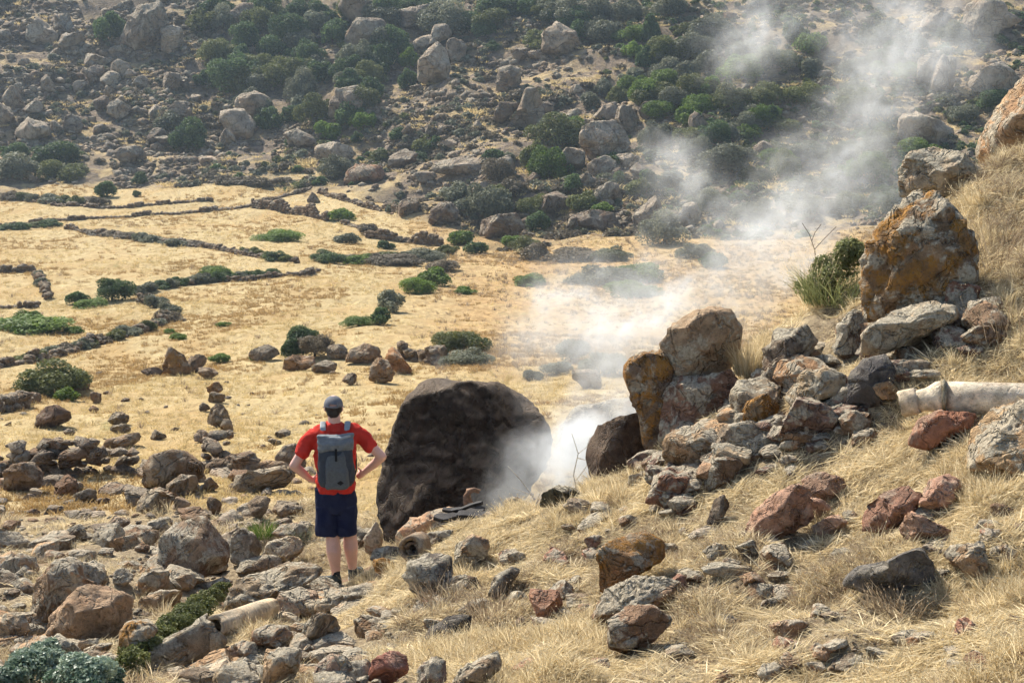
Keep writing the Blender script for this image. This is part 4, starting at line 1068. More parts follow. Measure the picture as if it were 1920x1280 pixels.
# landmarks one can find in the photo, for telling look-alikes apart
LM = [(75, 62, 'the big angular boulder high at the left'), (265, 55, 'the huge cliff-like rock'), (322, 75, 'the knobbly upright boulder'), (182, 115, 'the flat-topped scree boulder'),
      (222, 205, 'the white-topped scree boulder'), (62, 245, 'the large flat-faced boulder'), (447, 232, 'the great split boulder'), (628, 285, 'the white slab boulder'),
      (648, 195, 'the forked boulder'), (686, 62, 'the wide flat-topped boulder'), (815, 120, 'the tooth-like boulder'), (1050, 75, 'the layered outcrop'), (950, 148, 'the dark cleft boulder'),
      (992, 210, 'the leaning pillar boulder'), (1132, 265, 'the huge white-topped boulder'), (860, 315, 'the flat table rock'), (940, 425, 'the large valley-edge boulder'),
      (1110, 415, 'the wide low meadow boulder'), (1850, 30, 'the dome-shaped boulder'), (1735, 245, 'the cleft boulder in the haze'), (1760, 140, 'the tall pair of boulders'),
      (545, 400, 'the straight brown terrace wall'), (762, 450, 'the dark terrace wall'), (690, 328, 'the reddish slab boulder'), (1270, 330, 'the upper puff of steam'), (1500, 200, 'the dry terraces in the steam'),
      (215, 545, 'the round dark field bush'), (330, 680, 'the rusty rock spire'), (570, 640, 'the field tree'), (97, 780, 'the dark dome boulder'), (410, 770, 'the upright rock row'), (225, 815, 'the leaning rock heap'),
      (322, 880, 'the largest wall boulder'), (490, 895, 'the flat layered boulder'), (45, 890, 'the left end of the field wall'), (285, 940, 'the tilted grey boulder'), (122, 912, 'the reddish upright boulder'),
      (168, 1150, 'the smooth tan boulder'), (120, 1085, 'the big grey-brown boulder'), (362, 1028, 'the round mottled boulder'), (530, 1030, 'the flat pale slab'), (500, 1100, 'the large rough ledge'),
      (630, 1095, "the man's shoes"), (455, 1160, 'the cement pipe'), (320, 1170, 'the creeping shrub'), (100, 1240, 'the silvery shrub'), (525, 1250, 'the tan flat-topped block'), (725, 1250, 'the dull red rock'),
      (600, 1180, 'the grey angular rock'), (810, 1075, 'the dark blue-grey boulder'), (775, 1028, 'the broken pipe mouth'), (840, 1180, 'the black slab'), (1025, 1130, 'the brick-red rock'), (1185, 1045, 'the orange-crowned rock'),
      (1200, 1175, 'the orange-topped round rock'), (1350, 955, 'the small dark upright stone'), (1455, 965, 'the pinkish outcrop'), (1670, 1065, 'the blue-grey angular rock'), (1700, 940, 'the dark red jagged rock'),
      (1800, 745, 'the white pipe'), (1630, 715, 'the blue-black rock'), (1420, 775, 'the rusty orange-faced rock'), (1297, 838, 'the rounded mottled rock'), (1525, 725, 'the pale wedge rock'), (1255, 910, 'the reddish brown block'),
      (1362, 1070, 'the flat pale stone'), (1330, 640, 'the upright pale rock'), (105, 712, 'the big olive field bush'), (720, 685, 'the orange spike rock'), (530, 443, 'the low green mound bush')]
_used = set(o.get('label') for o in bpy.data.objects if o.get('label'))
def describe(px, py, adj, noun):
    dist = sorted(LM, key=lambda l: math.hypot(l[0] - px, (l[1] - py) * 1.3))
    def rel(l):
        dx, dy = px - l[0], py - l[1]
        if abs(dx) > abs(dy) * 1.2: r_ = 'left of' if dx < 0 else 'right of'
        else: r_ = 'above' if dy < 0 else 'below'
        d = math.hypot(dx, dy)
        return ('just ' if d < 45 else ('well ' if d > 110 else '')) + r_ + ' ' + l[2]
    n1, n2 = dist[0], dist[1]
    opts = [f'{adj} {noun} {rel(n1)}', f'{adj} {noun} between {n1[2]} and {n2[2]}', f'{adj} {noun} {rel(n2)}', f'{adj} {noun} {rel(dist[2])}', f'{adj} {noun} {rel(n1)} and {rel(n2)}', f'{adj} {noun} {rel(dist[3])}', f'{adj} {noun} between {n1[2]} and {dist[2][2]}', f'{adj} {noun} {rel(dist[4])}', f'{adj} {noun} {rel(dist[5])}']
    for s_ in opts:
        if s_ not in _used and len(s_.split()) <= 16:
            _used.add(s_); return s_
    s_ = opts[0] if len(opts[0].split()) <= 16 else f'{adj} {noun} near ' + n1[2]
    return s_ if len(s_.split()) <= 16 else f'{adj} {noun}'

def project(P):
    f_ = P.y * CP - P.z * SP
    return 960 + FPX * P.x / f_, 640 - FPX * (P.z * CP + P.y * SP) / f_

# individual wording for the loose stones and small boulders
for o in list(bpy.data.objects):
    if o.get('group') and o.type == 'MESH' and o.parent is None and o.get('category') in ('stone', 'boulder', 'rock', 'slab', 'block'):
        px, py = project(o.location)
        wpx = o.scale.x / o.location.y * FPX
        far = o.location.y > 60
        size = ('tiny' if wpx < 16 else 'small' if wpx < 24 else 'mid-sized') if far else ('tiny' if wpx < 22 else 'small' if wpx < 36 else 'mid-sized')
        lum = o.color[1]; redr = o.color[0] / max(o.color[2], 1e-3)
        tone = 'pinkish' if redr > 1.9 and lum > 0.17 and o.color[1] / o.color[0] < 0.68 else 'pale' if lum > 0.30 else 'tan' if lum > 0.23 else 'grey-brown' if lum > 0.16 else 'dark'
        shape = 'flat' if o.scale.z < 0.62 * o.scale.x else 'blocky' if o.scale.z > 0.85 * o.scale.x else 'rounded'
        o['label'] = describe(px, py, f'{size} {tone} {shape}', o['category'])

def plant(px, py, wpx, hpx, kind='dk', name='bush', label=None, ymin=24.0, cat=None, group=None, Y=None, r=random.Random(3)):
    """px, py: centre of the crown in the photo"""
    Yb = Y or hitY(px, py + hpx * 0.45, ymin)
    Yc = Yb + 0.3 * wpx / FPX * Yb
    c = pt(px, py, Yc)
    W_, H_ = wpx / FPX * Yc, hpx / FPX * Yc
    zg = ground(c.x, c.y)
    if hpx < 0.55 * wpx: H_ *= 1.35
    root = empty(name, (c.x, c.y, zg))
    cr = link('crown', fine[kind][r.randrange(3)] if wpx > 56 else crowns[kind][r.randrange(6)], parent=root)
    cr.location = (0, 0, c.z - zg)
    cr.scale = (W_ * 0.68, W_ * 0.60, H_ * 0.70)
    cr.location.z -= H_ * 0.04
    cr.rotation_euler = (0, 0, r.uniform(0, 6.28))
    tk = link('trunk', trunks[r.randrange(3)], parent=root)
    tk.location = (0, 0, c.z - zg)
    tk.scale = (W_ * 0.5, W_ * 0.5, max(0.3, (c.z - zg + 0.25)) / 1.1)
    tk.rotation_euler = (0, 0, r.uniform(0, 6.28))
    if label is None:
        shape = 'low spreading' if hpx < 0.5 * wpx else 'tall' if hpx > 1.1 * wpx else 'round'
        size = 'small' if wpx < 36 else 'large' if wpx > 75 else 'mid-sized'
        label = describe(px, py, f'{size} {shape} {KWORD[kind]}', name.replace('_', ' '))
    else:
        _used.add(label)
    tag(root, label, cat or name.replace('_', ' '), group)
    return root

for a in [
    # left hill
    (200, 52, 56, 62, 'dk', 'tree', 'dark round tree standing alone in the scree at the upper left'), (377, 45, 56, 52, 'ol', 'tree', 'yellow-green round tree right of the knobbly upright boulder'),
    (352, 255, 74, 74, 'dk', 'tree', 'dark round tree at the foot of the left scree'), (322, 228, 56, 44, 'gr', 'bush'), (30, 318, 90, 56, 'gr', 'bush'), (110, 290, 100, 42, 'dk', 'bush'), (30, 285, 60, 40, 'dk', 'bush'), (120, 322, 80, 36, 'ol', 'bush'),
    (200, 355, 40, 36, 'dk', 'bush', 'dark round bush alone on the highest field'), (263, 336, 28, 26, 'dk', 'bush'), (258, 363, 18, 14, 'dk', 'bush'), (617, 248, 48, 42, 'br', 'bush'), (658, 215, 50, 48, 'dk', 'bush'), (684, 226, 46, 42, 'br', 'bush'), (678, 190, 40, 40, 'gr', 'bush'),
    (440, 140, 96, 78, 'dk', 'tree'), (518, 140, 74, 70, 'ol', 'tree'), (487, 160, 56, 44, 'gr', 'tree'), (570, 165, 60, 66, 'gr', 'tree'), (462, 72, 64, 56, 'dk', 'tree'), (540, 60, 66, 60, 'dk', 'tree'), (515, 95, 70, 60, 'dk', 'tree'), (575, 105, 60, 60, 'dk', 'tree'),
    (405, 15, 56, 46, 'dk', 'tree'), (500, 20, 60, 50, 'dk', 'tree'), (600, 25, 66, 50, 'dk', 'tree'), (622, 62, 50, 60, 'dk', 'tree'), (672, 108, 62, 72, 'gr', 'tree'), (560, 130, 50, 50, 'dk', 'tree'), (600, 140, 50, 46, 'dk', 'tree'), (720, 20, 70, 56, 'dk', 'tree'), (738, 72, 56, 56, 'dk', 'tree'), (765, 112, 34, 44, 'br', 'bush'), (768, 148, 34, 44, 'dk', 'bush'), (720, 110, 44, 50, 'dk', 'tree'),
    (553, 215, 44, 40, 'dk', 'bush'), (510, 225, 50, 44, 'dk', 'bush'), (585, 200, 36, 36, 'dk', 'bush'), (548, 265, 34, 26, 'dk', 'bush'), (625, 312, 62, 52, 'gr', 'bush'), (672, 258, 24, 26, 'dk', 'bush'), (715, 298, 44, 30, 'ol', 'bush'), (795, 272, 40, 40, 'ol', 'bush'), (785, 298, 44, 26, 'dk', 'bush'), (815, 270, 26, 28, 'dk', 'bush'), (750, 252, 36, 18, 'dk', 'bush'),
    # top centre
    (850, 42, 84, 72, 'gr', 'tree'), (820, 35, 40, 40, 'ol', 'tree'), (930, 18, 90, 50, 'dk', 'tree'), (985, 15, 60, 46, 'dk', 'tree'), (1012, 78, 54, 40, 'ol', 'bush'), (1062, 22, 84, 64, 'gr', 'tree'), (1120, 22, 70, 50, 'gr', 'tree'), (1175, 20, 64, 52, 'gr', 'tree'), (1260, 14, 60, 50, 'gr', 'tree'), (925, 88, 30, 20, 'dk', 'bush'), (905, 55, 40, 40, 'dk', 'bush'), (1085, 60, 44, 40, 'dk', 'bush'), (1160, 68, 30, 20, 'dk', 'bush'), (790, 10, 60, 40, 'dk', 'tree'), (1030, 30, 40, 40, 'dk', 'tree'),
    # green band coming down from the top right
    (1222, 60, 40, 60, 'dk', 'tree'), (1240, 100, 60, 56, 'gr', 'tree'), (1210, 110, 44, 44, 'dk', 'bush'), (1250, 150, 62, 46, 'br', 'tree'), (1178, 160, 44, 36, 'br', 'bush'), (1215, 175, 60, 36, 'br', 'bush'), (1160, 180, 40, 34, 'ol', 'bush'), (1110, 190, 44, 34, 'gr', 'bush'), (1240, 208, 60, 40, 'br', 'bush'), (1290, 200, 36, 38, 'br', 'bush'), (1130, 165, 36, 30, 'gr', 'bush'),
    (1300, 92, 70, 64, 'gr', 'tree'), (1345, 60, 84, 70, 'gr', 'tree'), (1290, 140, 50, 50, 'gr', 'tree'), (1330, 120, 56, 50, 'gr', 'tree'), (1400, 95, 60, 50, 'gr', 'bush'), (1490, 62, 50, 52, 'dk', 'tree'), (1365, 190, 70, 60, 'ol', 'tree'), (1320, 165, 50, 46, 'br', 'tree'), (1428, 180, 64, 56, 'ol', 'tree'), (1445, 226, 48, 48, 'dk', 'tree'), (1500, 178, 66, 50, 'ol', 'tree'), (1400, 235, 60, 44, 'gr', 'bush'), (1540, 210, 50, 40, 'gr', 'bush'), (1600, 170, 60, 50, 'gr', 'bush'), (1660, 110, 60, 50, 'gr', 'bush'), (1700, 80, 60, 50, 'gr', 'bush'), (1790, 65, 60, 44, 'gr', 'bush'), (1870, 190, 70, 40, 'dk', 'bush'), (1800, 215, 60, 40, 'gr', 'bush'), (1640, 200, 50, 60, 'gr', 'bush'),
    (1350, 300, 110, 70, 'gr', 'tree'), (1460, 300, 66, 46, 'br', 'tree'), (1525, 290, 80, 50, 'gr', 'tree'), (1420, 330, 60, 40, 'ol', 'tree'), (1590, 290, 60, 50, 'gr', 'bush'), (1560, 340, 70, 44, 'gr', 'bush'), (1640, 270, 50, 50, 'gr', 'bush'), (1300, 280, 60, 50, 'gr', 'tree'), (1330, 380, 70, 50, 'gr', 'bush'), (1500, 380, 80, 50, 'gr', 'bush'), (1420, 400, 80, 60, 'gr', 'bush'), (1580, 390, 60, 40, 'gr', 'bush'),
    # lower centre bushes
    (1045, 250, 100, 66, 'ol', 'bush'), (1062, 235, 60, 40, 'br', 'bush'), (1035, 308, 74, 80, 'br', 'tree', 'tall rounded green tree left of the huge white-topped boulder'), (1000, 290, 44, 60, 'ol', 'bush'), (1075, 345, 46, 36, 'dk', 'bush'), (1130, 308, 30, 30, 'dk', 'bush'), (935, 325, 60, 60, 'dry', 'bush'), (965, 350, 50, 40, 'dry', 'bush'), (930, 290, 40, 26, 'dk', 'bush'),
    (908, 380, 86, 82, 'gr', 'tree', 'leafy grey-green tree with a slim trunk at the valley edge'), (935, 375, 50, 50, 'ol', 'tree'), (852, 362, 56, 40, 'gr', 'bush'), (1000, 385, 58, 46, 'ol', 'bush'), (1005, 415, 46, 46, 'dk', 'tree'), (1090, 378, 50, 44, 'ol', 'bush'), (1195, 352, 44, 44, 'ol', 'bush'), (1150, 300, 40, 30, 'dk', 'bush'), (830, 402, 40, 34, 'dk', 'bush'), (1130, 390, 40, 24, 'br', 'bush'), (1245, 430, 90, 66, 'gr', 'bush'), (1215, 335, 40, 40, 'dk', 'bush'), (1300, 470, 60, 36, 'gr', 'bush'), (1335, 488, 52, 34, 'dk', 'bush'), (1160, 335, 30, 26, 'dk', 'bush'),
    (985, 462, 60, 34, 'ol', 'bush'), (960, 452, 40, 24, 'br', 'bush'), (893, 466, 40, 24, 'dk', 'bush'), (860, 445, 50, 34, 'br', 'bush'), (1010, 475, 56, 30, 'dry', 'bush'), (1080, 480, 110, 26, 'dry', 'bush'), (1150, 478, 70, 26, 'gr', 'bush'), (720, 460, 30, 16, 'dk', 'bush'), (840, 470, 40, 16, 'ol', 'bush'),
    # fields
    (210, 545, 70, 48, 'dk', 'bush', 'round dark bush in the middle of the left fields'), (143, 558, 38, 30, 'dk', 'bush', 'small dark bush left of the round dark field bush'), (175, 571, 62, 18, 'br', 'bush', 'low bright green bush under the round dark field bush'),
    (60, 596, 60, 36, 'br', 'bush', 'bright green dome bush at the left edge of the fields'), (55, 610, 140, 30, 'br', 'bush', 'wide bright green mat under the dome bush at the left edge'), (140, 620, 36, 14, 'br', 'bush', 'small green tuft right of the wide bright green mat'), (530, 444, 82, 22, 'br', 'bush', 'low dome-shaped green bush alone on the pale field'), (410, 513, 66, 22, 'br', 'bush', 'bright green bush on the hedge in the middle field'),
    (815, 518, 56, 40, 'br', 'bush', 'bright green slanting bush right of the middle fields'), (780, 538, 60, 30, 'br', 'bush', 'low green bush at the left foot of the slanting bush'), (735, 565, 52, 46, 'gr', 'bush', 'blue-grey bush between the green bushes of the middle field'), (712, 592, 36, 38, 'dk', 'bush', 'small dark blue-green bush below the blue-grey bush'), (672, 605, 60, 16, 'br', 'bush', 'low green bush left of the small dark blue-green bush'), (635, 405, 44, 22, 'br', 'bush', 'green bush at the end of the straight brown terrace wall'),
    (865, 640, 92, 36, 'ol', 'bush', 'spreading olive bush above the huge dark boulder'), (880, 672, 90, 30, 'gr', 'bush'), (680, 488, 60, 18, 'br', 'bush'), (610, 484, 60, 22, 'dk', 'bush'), (1000, 527, 64, 22, 'br', 'bush', 'green bush at the left edge of the drifting steam'), (1130, 520, 110, 40, 'gr', 'bush'), (1200, 515, 100, 36, 'br', 'bush'), (1180, 545, 90, 30, 'br', 'bush'), (870, 545, 36, 14, 'br', 'bush'), (790, 480, 80, 20, 'gr', 'bush'), (740, 490, 90, 18, 'dry', 'bush'), (830, 500, 60, 22, 'dry', 'bush'), (690, 430, 40, 22, 'dry', 'bush'),
    (565, 634, 70, 50, 'dk', 'tree', 'dark green tree growing out of the rocks in the field'), (590, 650, 60, 50, 'dry', 'bush', 'twiggy brown bush at the right of the field tree'), (545, 655, 44, 40, 'dk', 'bush', 'dark bush at the left foot of the field tree'), (410, 672, 36, 22, 'br', 'bush', 'small bright green bush right of the rusty rock spire'), (95, 712, 120, 68, 'ol', 'bush', 'big olive green bush in the lower left field'), (145, 715, 60, 40, 'ol', 'bush', 'smaller olive bush joined to the right of the big one'), (125, 740, 44, 24, 'br', 'bush', 'low green bush in front of the big olive bush'),
    (1070, 655, 60, 50, 'gr', 'bush'), (1130, 680, 80, 50, 'gr', 'bush'), (1045, 690, 50, 30, 'gr', 'bush'), (1000, 705, 40, 20, 'gr', 'bush'), (650, 448, 44, 18, 'gr', 'bush'), (335, 632, 30, 12, 'br', 'bush'), (420, 608, 26, 10, 'br', 'bush'), (320, 622, 20, 10, 'br', 'bush'), (475, 665, 18, 24, 'dk', 'bush')]:
    px, py, w_, h_, kk, nm = a[:6]
    plant(px, py, w_, h_, kk, nm, a[6] if len(a) > 6 else None, ymin=88.0 if py < 440 else 26.0)

# the thicket on the upper left of the hill and the green band on its right
r_ = random.Random(91)
for (x0, y0, x1, y1, n, kinds, ok) in ((385, 0, 780, 235, 34, ['dk', 'dk', 'ol', 'gr'], lambda x, y: y < 240 - abs(x - 560) * 0.45), (1170, 40, 1720, 420, 44, ['ol', 'gr', 'gr', 'br', 'dk'], lambda x, y: abs(y - (70 + (x - 1200) * 0.3)) < 190),
                                  (820, 0, 1180, 60, 10, ['gr', 'dk', 'ol'], lambda x, y: True), (1180, 60, 1330, 420, 12, ['ol', 'br', 'gr'], lambda x, y: True)):
    k = 0
    while k < n:
        x, y = r_.uniform(x0, x1), r_.uniform(y0, y1)
        if not ok(x, y): k += 0.2; continue
        s_ = r_.uniform(34, 66)
        plant(x, y, s_ * r_.uniform(0.95, 1.3), s_ * r_.uniform(0.75, 1.05), r_.choice(kinds), 'bush', None, ymin=88.0); k += 1
# hedges along the field walls: single low bushes
def hedge(path, wpx, hpx, kinds, where, seed, ymin=40):
    r_ = random.Random(seed)
    for (x0, y0), (x1, y1) in zip(path[:-1], path[1:]):
        n = max(1, int(math.hypot(x1 - x0, y1 - y0) / (wpx * 0.55)))
        for i in range(n):
            f = (i + r_.uniform(-.2, .2)) / n
            px, py = x0 + (x1 - x0) * f, y0 + (y1 - y0) * f
            kk = r_.choice(kinds); w_ = wpx * r_.uniform(0.75, 1.35); h_ = hpx * r_.uniform(0.75, 1.25)
            o = plant(px, py - hpx * 0.4, w_, h_, kk, 'hedge_bush', 'x', ymin=ymin, cat='bush', group=where)
            o['label'] = describe(px, py, ('low ' if h_ < hpx else 'tall ' if h_ > hpx * 1.3 else 'wide ' if w_ > wpx * 1.1 else '') + KWORD[kk], f'bush in the {where}')
hedge([(258, 552), (320, 538), (380, 530), (450, 524), (525, 518)], 34, 18, ['dk', 'dk', 'ol', 'gr'], 'dark hedge', 21)
hedge([(270, 565), (318, 585), (312, 605), (270, 622), (215, 638), (150, 655), (95, 668), (20, 690)], 40, 20, ['gr', 'dry', 'gr', 'ol'], 'curving grey hedge', 22)
hedge([(185, 440), (260, 450), (330, 460), (380, 464)], 40, 12, ['gr', 'dry'], 'upper grey hedge', 23, 70)
hedge([(460, 475), (520, 488), (560, 492)], 30, 13, ['br', 'dk', 'ol'], 'green hedge stub', 24, 60)
hedge([(72, 522), (92, 560)], 24, 14, ['gr', 'dry'], 'short left hedge', 25, 50)
hedge([(0, 432), (60, 428), (120, 420)], 30, 10, ['dk', 'ol'], 'top left hedge', 26, 80)
hedge([(640, 492), (700, 490), (760, 486), (830, 480)], 40, 14, ['ol', 'dry', 'gr'], 'middle field hedge', 27, 60)
hedge([(20, 375), (120, 382), (200, 384)], 36, 14, ['dry', 'gr', 'ol'], 'highest field hedge', 28, 90)
hedge([(420, 345), (500, 350), (570, 345)], 44, 16, ['dry', 'dry'], 'brown scrub line', 29, 95)

# ------------------------------------------------------------------ scatter by geometry nodes (uncountable cover)
def scatter(name, P, scale, rot, idx, protos_, label, cat):
    me = bpy.data.meshes.new(name)
    P = np.asarray(P, np.float32)
    me.vertices.add(len(P)); me.vertices.foreach_set('co', P.ravel())
    for nm, ty, val, key in (('scl', 'FLOAT', scale, 'value'), ('idx', 'INT', idx, 'value'), ('rot', 'FLOAT_VECTOR', rot, 'vector')):
        at = me.attributes.new(nm, ty, 'POINT'); at.data.foreach_set(key, np.asarray(val, np.int32 if ty == 'INT' else np.float32).ravel())
    o = link(name, me)
    col = bpy.data.collections.new(name + '_sources')
    for i, pm in enumerate(protos_):
        po = bpy.data.objects.new(f'{name}_source_{i:02d}', pm); col.objects.link(po)
    ng = bpy.data.node_groups.new(name, 'GeometryNodeTree')
    ng.interface.new_socket('Geometry', in_out='INPUT', socket_type='NodeSocketGeometry')
    ng.interface.new_socket('Geometry', in_out='OUTPUT', socket_type='NodeSocketGeometry')
    n = ng.nodes; l = ng.links
    gi, go = n.new('NodeGroupInput'), n.new('NodeGroupOutput')
    ci = n.new('GeometryNodeCollectionInfo'); ci.inputs[0].default_value = col
    ci.inputs['Separate Children'].default_value = True; ci.inputs['Reset Children'].default_value = True
    iop = n.new('GeometryNodeInstanceOnPoints'); iop.inputs['Pick Instance'].default_value = True
    def attr(nm, ty):
        a = n.new('GeometryNodeInputNamedAttribute'); a.data_type = ty; a.inputs[0].default_value = nm
        return [s for s in a.outputs if s.enabled and s.name == 'Attribute'][0]
    l.new(gi.outputs[0], iop.inputs['Points']); l.new(ci.outputs[0], iop.inputs['Instance'])
    l.new(attr('idx', 'INT'), iop.inputs['Instance Index'])
    l.new(attr('rot', 'FLOAT_VECTOR'), iop.inputs['Rotation'])
    l.new(attr('scl', 'FLOAT'), iop.inputs['Scale'])
    l.new(iop.outputs[0], go.inputs[0])
    md = o.modifiers.new('scatter', 'NODES'); md.node_group = ng
    tag(o, label, cat, kind='stuff')
    return o

def tuft(name, seed, n, h, spread, lean, width, mat, curl=0.3, heads=0.0, z0=-0.01):
    rs = np.random.RandomState(seed)
    V, F3, F4, tone = [], [], [], []
    for i in range(n):
        a = rs.rand() * 6.283; ro = spread * rs.rand() ** 0.6
        p = np.array([math.cos(a) * ro, math.sin(a) * ro, z0 * (1 + rs.rand())])
        b_ = a + rs.normal() * 0.8
        ln = lean * (0.3 + rs.rand())
        d = np.array([math.cos(b_) * ln, math.sin(b_) * ln, 1.0]); d /= np.linalg.norm(d)
        L = h * rs.uniform(0.45, 1.15)
        m = p + d * L * 0.55
        d2 = d + np.array([math.cos(b_), math.sin(b_), -0.6]) * curl * rs.rand() * 1.6
        d2 /= np.linalg.norm(d2)
        t = m + d2 * L * 0.5
        sd = rs.normal(size=3); sd -= sd.dot(d) * d; sd /= np.linalg.norm(sd); wv = sd * width * rs.uniform(0.6, 1.3)
        k = len(V)
        V += [p - wv, p + wv, m - wv * 0.8, m + wv * 0.8, t]
        F4.append((k, k + 1, k + 3, k + 2)); F3.append((k + 2, k + 3, k + 4))
        tn = np.clip(0.5 + 0.28 * rs.normal(), 0, 1); tone += [tn] * 5
        if rs.rand() < heads:
            k = len(V); q = width * 1.4
            V += [t + np.array([-q, 0, 0]), t + np.array([0, 0, -1.4 * q]), t + np.array([q, 0, 0]), t + np.array([0, 0, 2.2 * q])]
            F4.append((k, k + 1, k + 2, k + 3)); tone += [min(1, tn + 0.3)] * 4
    me = mesh_np(name, np.array(V), [np.array(F4), np.array(F3)], smooth=False)
    at = me.attributes.new('tone', 'FLOAT', 'POINT'); at.data.foreach_set('value', np.array(tone, np.float32))
    me.materials.append(M[mat])
    return me

ROCKS = [(o.matrix_basis.translation.x, o.matrix_basis.translation.y, max(0.05, (max(c[0] for c in o.bound_box) - min(c[0] for c in o.bound_box)) * o.scale.x) * 0.5) for o in bpy.data.objects
         if o.type == 'MESH' and o.parent is None and o.get('category') in ('rock', 'boulder', 'stone', 'slab', 'block') and o.location.y < 30]
RK = np.array(ROCKS)
def clear_of_rocks(X, Y, k=0.8):
    ok = np.ones(len(X), bool)
    for x, y, r_ in RK:
        if r_ < 0.08: continue
        ok &= ((X - x) ** 2 + (Y - y) ** 2) > (k * r_) ** 2
    return ok

rs = np.random.RandomState(31)
# dry grass on the near slope
tufts = [tuft('t', 1, 22, 0.28, 0.09, 0.5, 0.0048, 'straw', 0.5), tuft('t', 2, 24, 0.22, 0.12, 0.8, 0.005, 'straw', 0.6), tuft('t', 3, 18, 0.36, 0.07, 0.35, 0.0042, 'straw', 0.4, 0.3),
         tuft('t', 4, 22, 0.18, 0.20, 2.0, 0.005, 'straw', 0.4), tuft('t', 5, 26, 0.26, 0.22, 4.5, 0.0055, 'straw', 0.15, 0.0, 0.012), tuft('t', 6, 24, 0.18, 0.12, 1.0, 0.0042, 'straw_brown', 0.8, 0.5), tuft('t', 7, 24, 0.26, 0.12, 0.9, 0.004, 'straw_brown', 0.8, 0.6)]
N = 150000
px = rs.uniform(-100, 2050, N); t = rs.uniform(math.log(6.3), math.log(22), N)
Y = np.exp(t); s = (px - 960) / FPX; X = s * Y
keep = samp(NEAR, X, Y) > 0.5
m1 = vnoise(np.stack([X * 0.9, Y * 0.9, 0 * X], 1), 41); m2 = vnoise(np.stack([X * 2.6, Y * 2.6, 0 * X + 5], 1), 42)
slope_r = sstep(640, 860, px + (Y - 11) * 30)               # grassy slope is right of the rubble
dens = slope_r * np.clip(0.62 + 0.55 * m1 + 0.45 * m2, 0.1, 1) + (1 - slope_r) * 0.32 * np.clip(m1 + 0.35 + m2 * 0.6, 0, 1)
bare = np.exp(-(((px - 1580) / 170) ** 2 + ((Y - 8.75) / 0.45) ** 2))         # trampled bare patch
dens *= 1 - 0.75 * bare
dens *= 1 - 0.85 * sstep(0.22, 0.5, vnoise(np.stack([X * 1.1, Y * 1.1, 0 * X + 21], 1), 47) + 0.3 * m2)
keep &= rs.rand(N) < dens
keep &= clear_of_rocks(X, Y, 0.85)
keep &= ((X + 1.65) ** 2 + (Y - 15.0) ** 2) > 0.55
X, Y, px, m1, m2, slope_r = X[keep], Y[keep], px[keep], m1[keep], m2[keep], slope_r[keep]
n = len(X)
tall = sstep(-0.05, 0.5, m2 + 0.6 * m1)
r1 = rs.rand(n)
idx = np.where(r1 < 0.03 + 0.34 * tall ** 2, rs.choice([0, 1, 2], n), np.where(r1 < 0.88, rs.choice([3, 4], n), rs.choice([5, 6], n)))
weedy = (vnoise(np.stack([X * 0.6, Y * 0.6, 0 * X + 9], 1), 43) > 0.08) & (rs.rand(n) < 0.5)
idx = np.where(weedy, rs.choice([5, 6], n), idx)
scl = rs.uniform(0.5, 1.0, n) * np.where(idx == 4, 0.62, np.where(idx == 3, 0.5, 0.32 + 0.34 * tall))
def lay_on_slope(X, Y, amount, yaw):
    e = 0.12
    gx = (ground_np(X + e, Y) - ground_np(X - e, Y)) / (2 * e); gy = (ground_np(X, Y + e) - ground_np(X, Y - e)) / (2 * e)
    N_ = np.stack([-gx * amount, -gy * amount, np.ones(len(X))], 1); N_ /= np.linalg.norm(N_, axis=1)[:, None]
    T_ = np.stack([np.cos(yaw), np.sin(yaw), 0 * yaw], 1); T_ -= (T_ * N_).sum(1)[:, None] * N_; T_ /= np.linalg.norm(T_, axis=1)[:, None]
    B_ = np.cross(N_, T_)
    return np.stack([np.arctan2(B_[:, 2], N_[:, 2]), -np.arcsin(np.clip(T_[:, 2], -1, 1)), np.arctan2(T_[:, 1], T_[:, 0])], 1)
rot = lay_on_slope(X, Y, np.where((idx == 3) | (idx == 4), 1.0, 0.35), rs.uniform(0, 6.28, n))
scatter('dry_grass', np.stack([X, Y, ground_np(X, Y)], 1), scl, rot, idx, tufts, 'dry straw grass and weeds covering the near slope', 'grass')
print('near tufts', n)

# straw of the valley fields
ftufts = [tuft('f', 11, 26, 0.16, 0.20, 0.9, 0.010, 'straw_gold', 0.6), tuft('f', 12, 26, 0.11, 0.26, 1.6, 0.011, 'straw_gold', 0.8), tuft('f', 13, 22, 0.26, 0.14, 0.5, 0.010, 'straw_gold', 0.4), tuft('f', 14, 22, 0.40, 0.16, 0.45, 0.014, 'straw_brown', 0.4), tuft('f', 16, 26, 0.16, 0.20, 0.9, 0.012, 'straw_ochre', 0.6), tuft('f', 17, 24, 0.24, 0.16, 0.6, 0.012, 'straw_ochre', 0.5)]
N = 90000
px = rs.uniform(-120, 2050, N); t = rs.uniform(math.log(18), math.log(160), N)
Y = np.exp(t); X = (px - 960) / FPX * Y
keep = (samp(NEAR, X, Y) < 0.6) & (samp(HILL, X, Y) < 0.5)
m1 = vnoise(np.stack([X / 5, Y / 9, 0 * X], 1), 51); m2 = vnoise(np.stack([X / 1.3, Y / 2.0, 0 * X], 1), 52)
keep &= rs.rand(N) < np.clip(0.55 + 0.6 * m1 + 0.3 * m2, 0.1, 1)
X, Y, px, m1, m2 = X[keep], Y[keep], px[keep], m1[keep], m2[keep]; n = len(X)
keepr = clear_of_rocks(X, Y, 0.9); X, Y, px, m1, m2 = X[keepr], Y[keepr], px[keepr], m1[keepr], m2[keepr]; n = len(X)
warm = sstep(720, 900, px) * sstep(40, 55, Y)
idx = np.where(rs.rand(n) < 0.012 + 0.4 * warm * (m2 > -0.1), 3, rs.choice([0, 1, 1, 2], n))
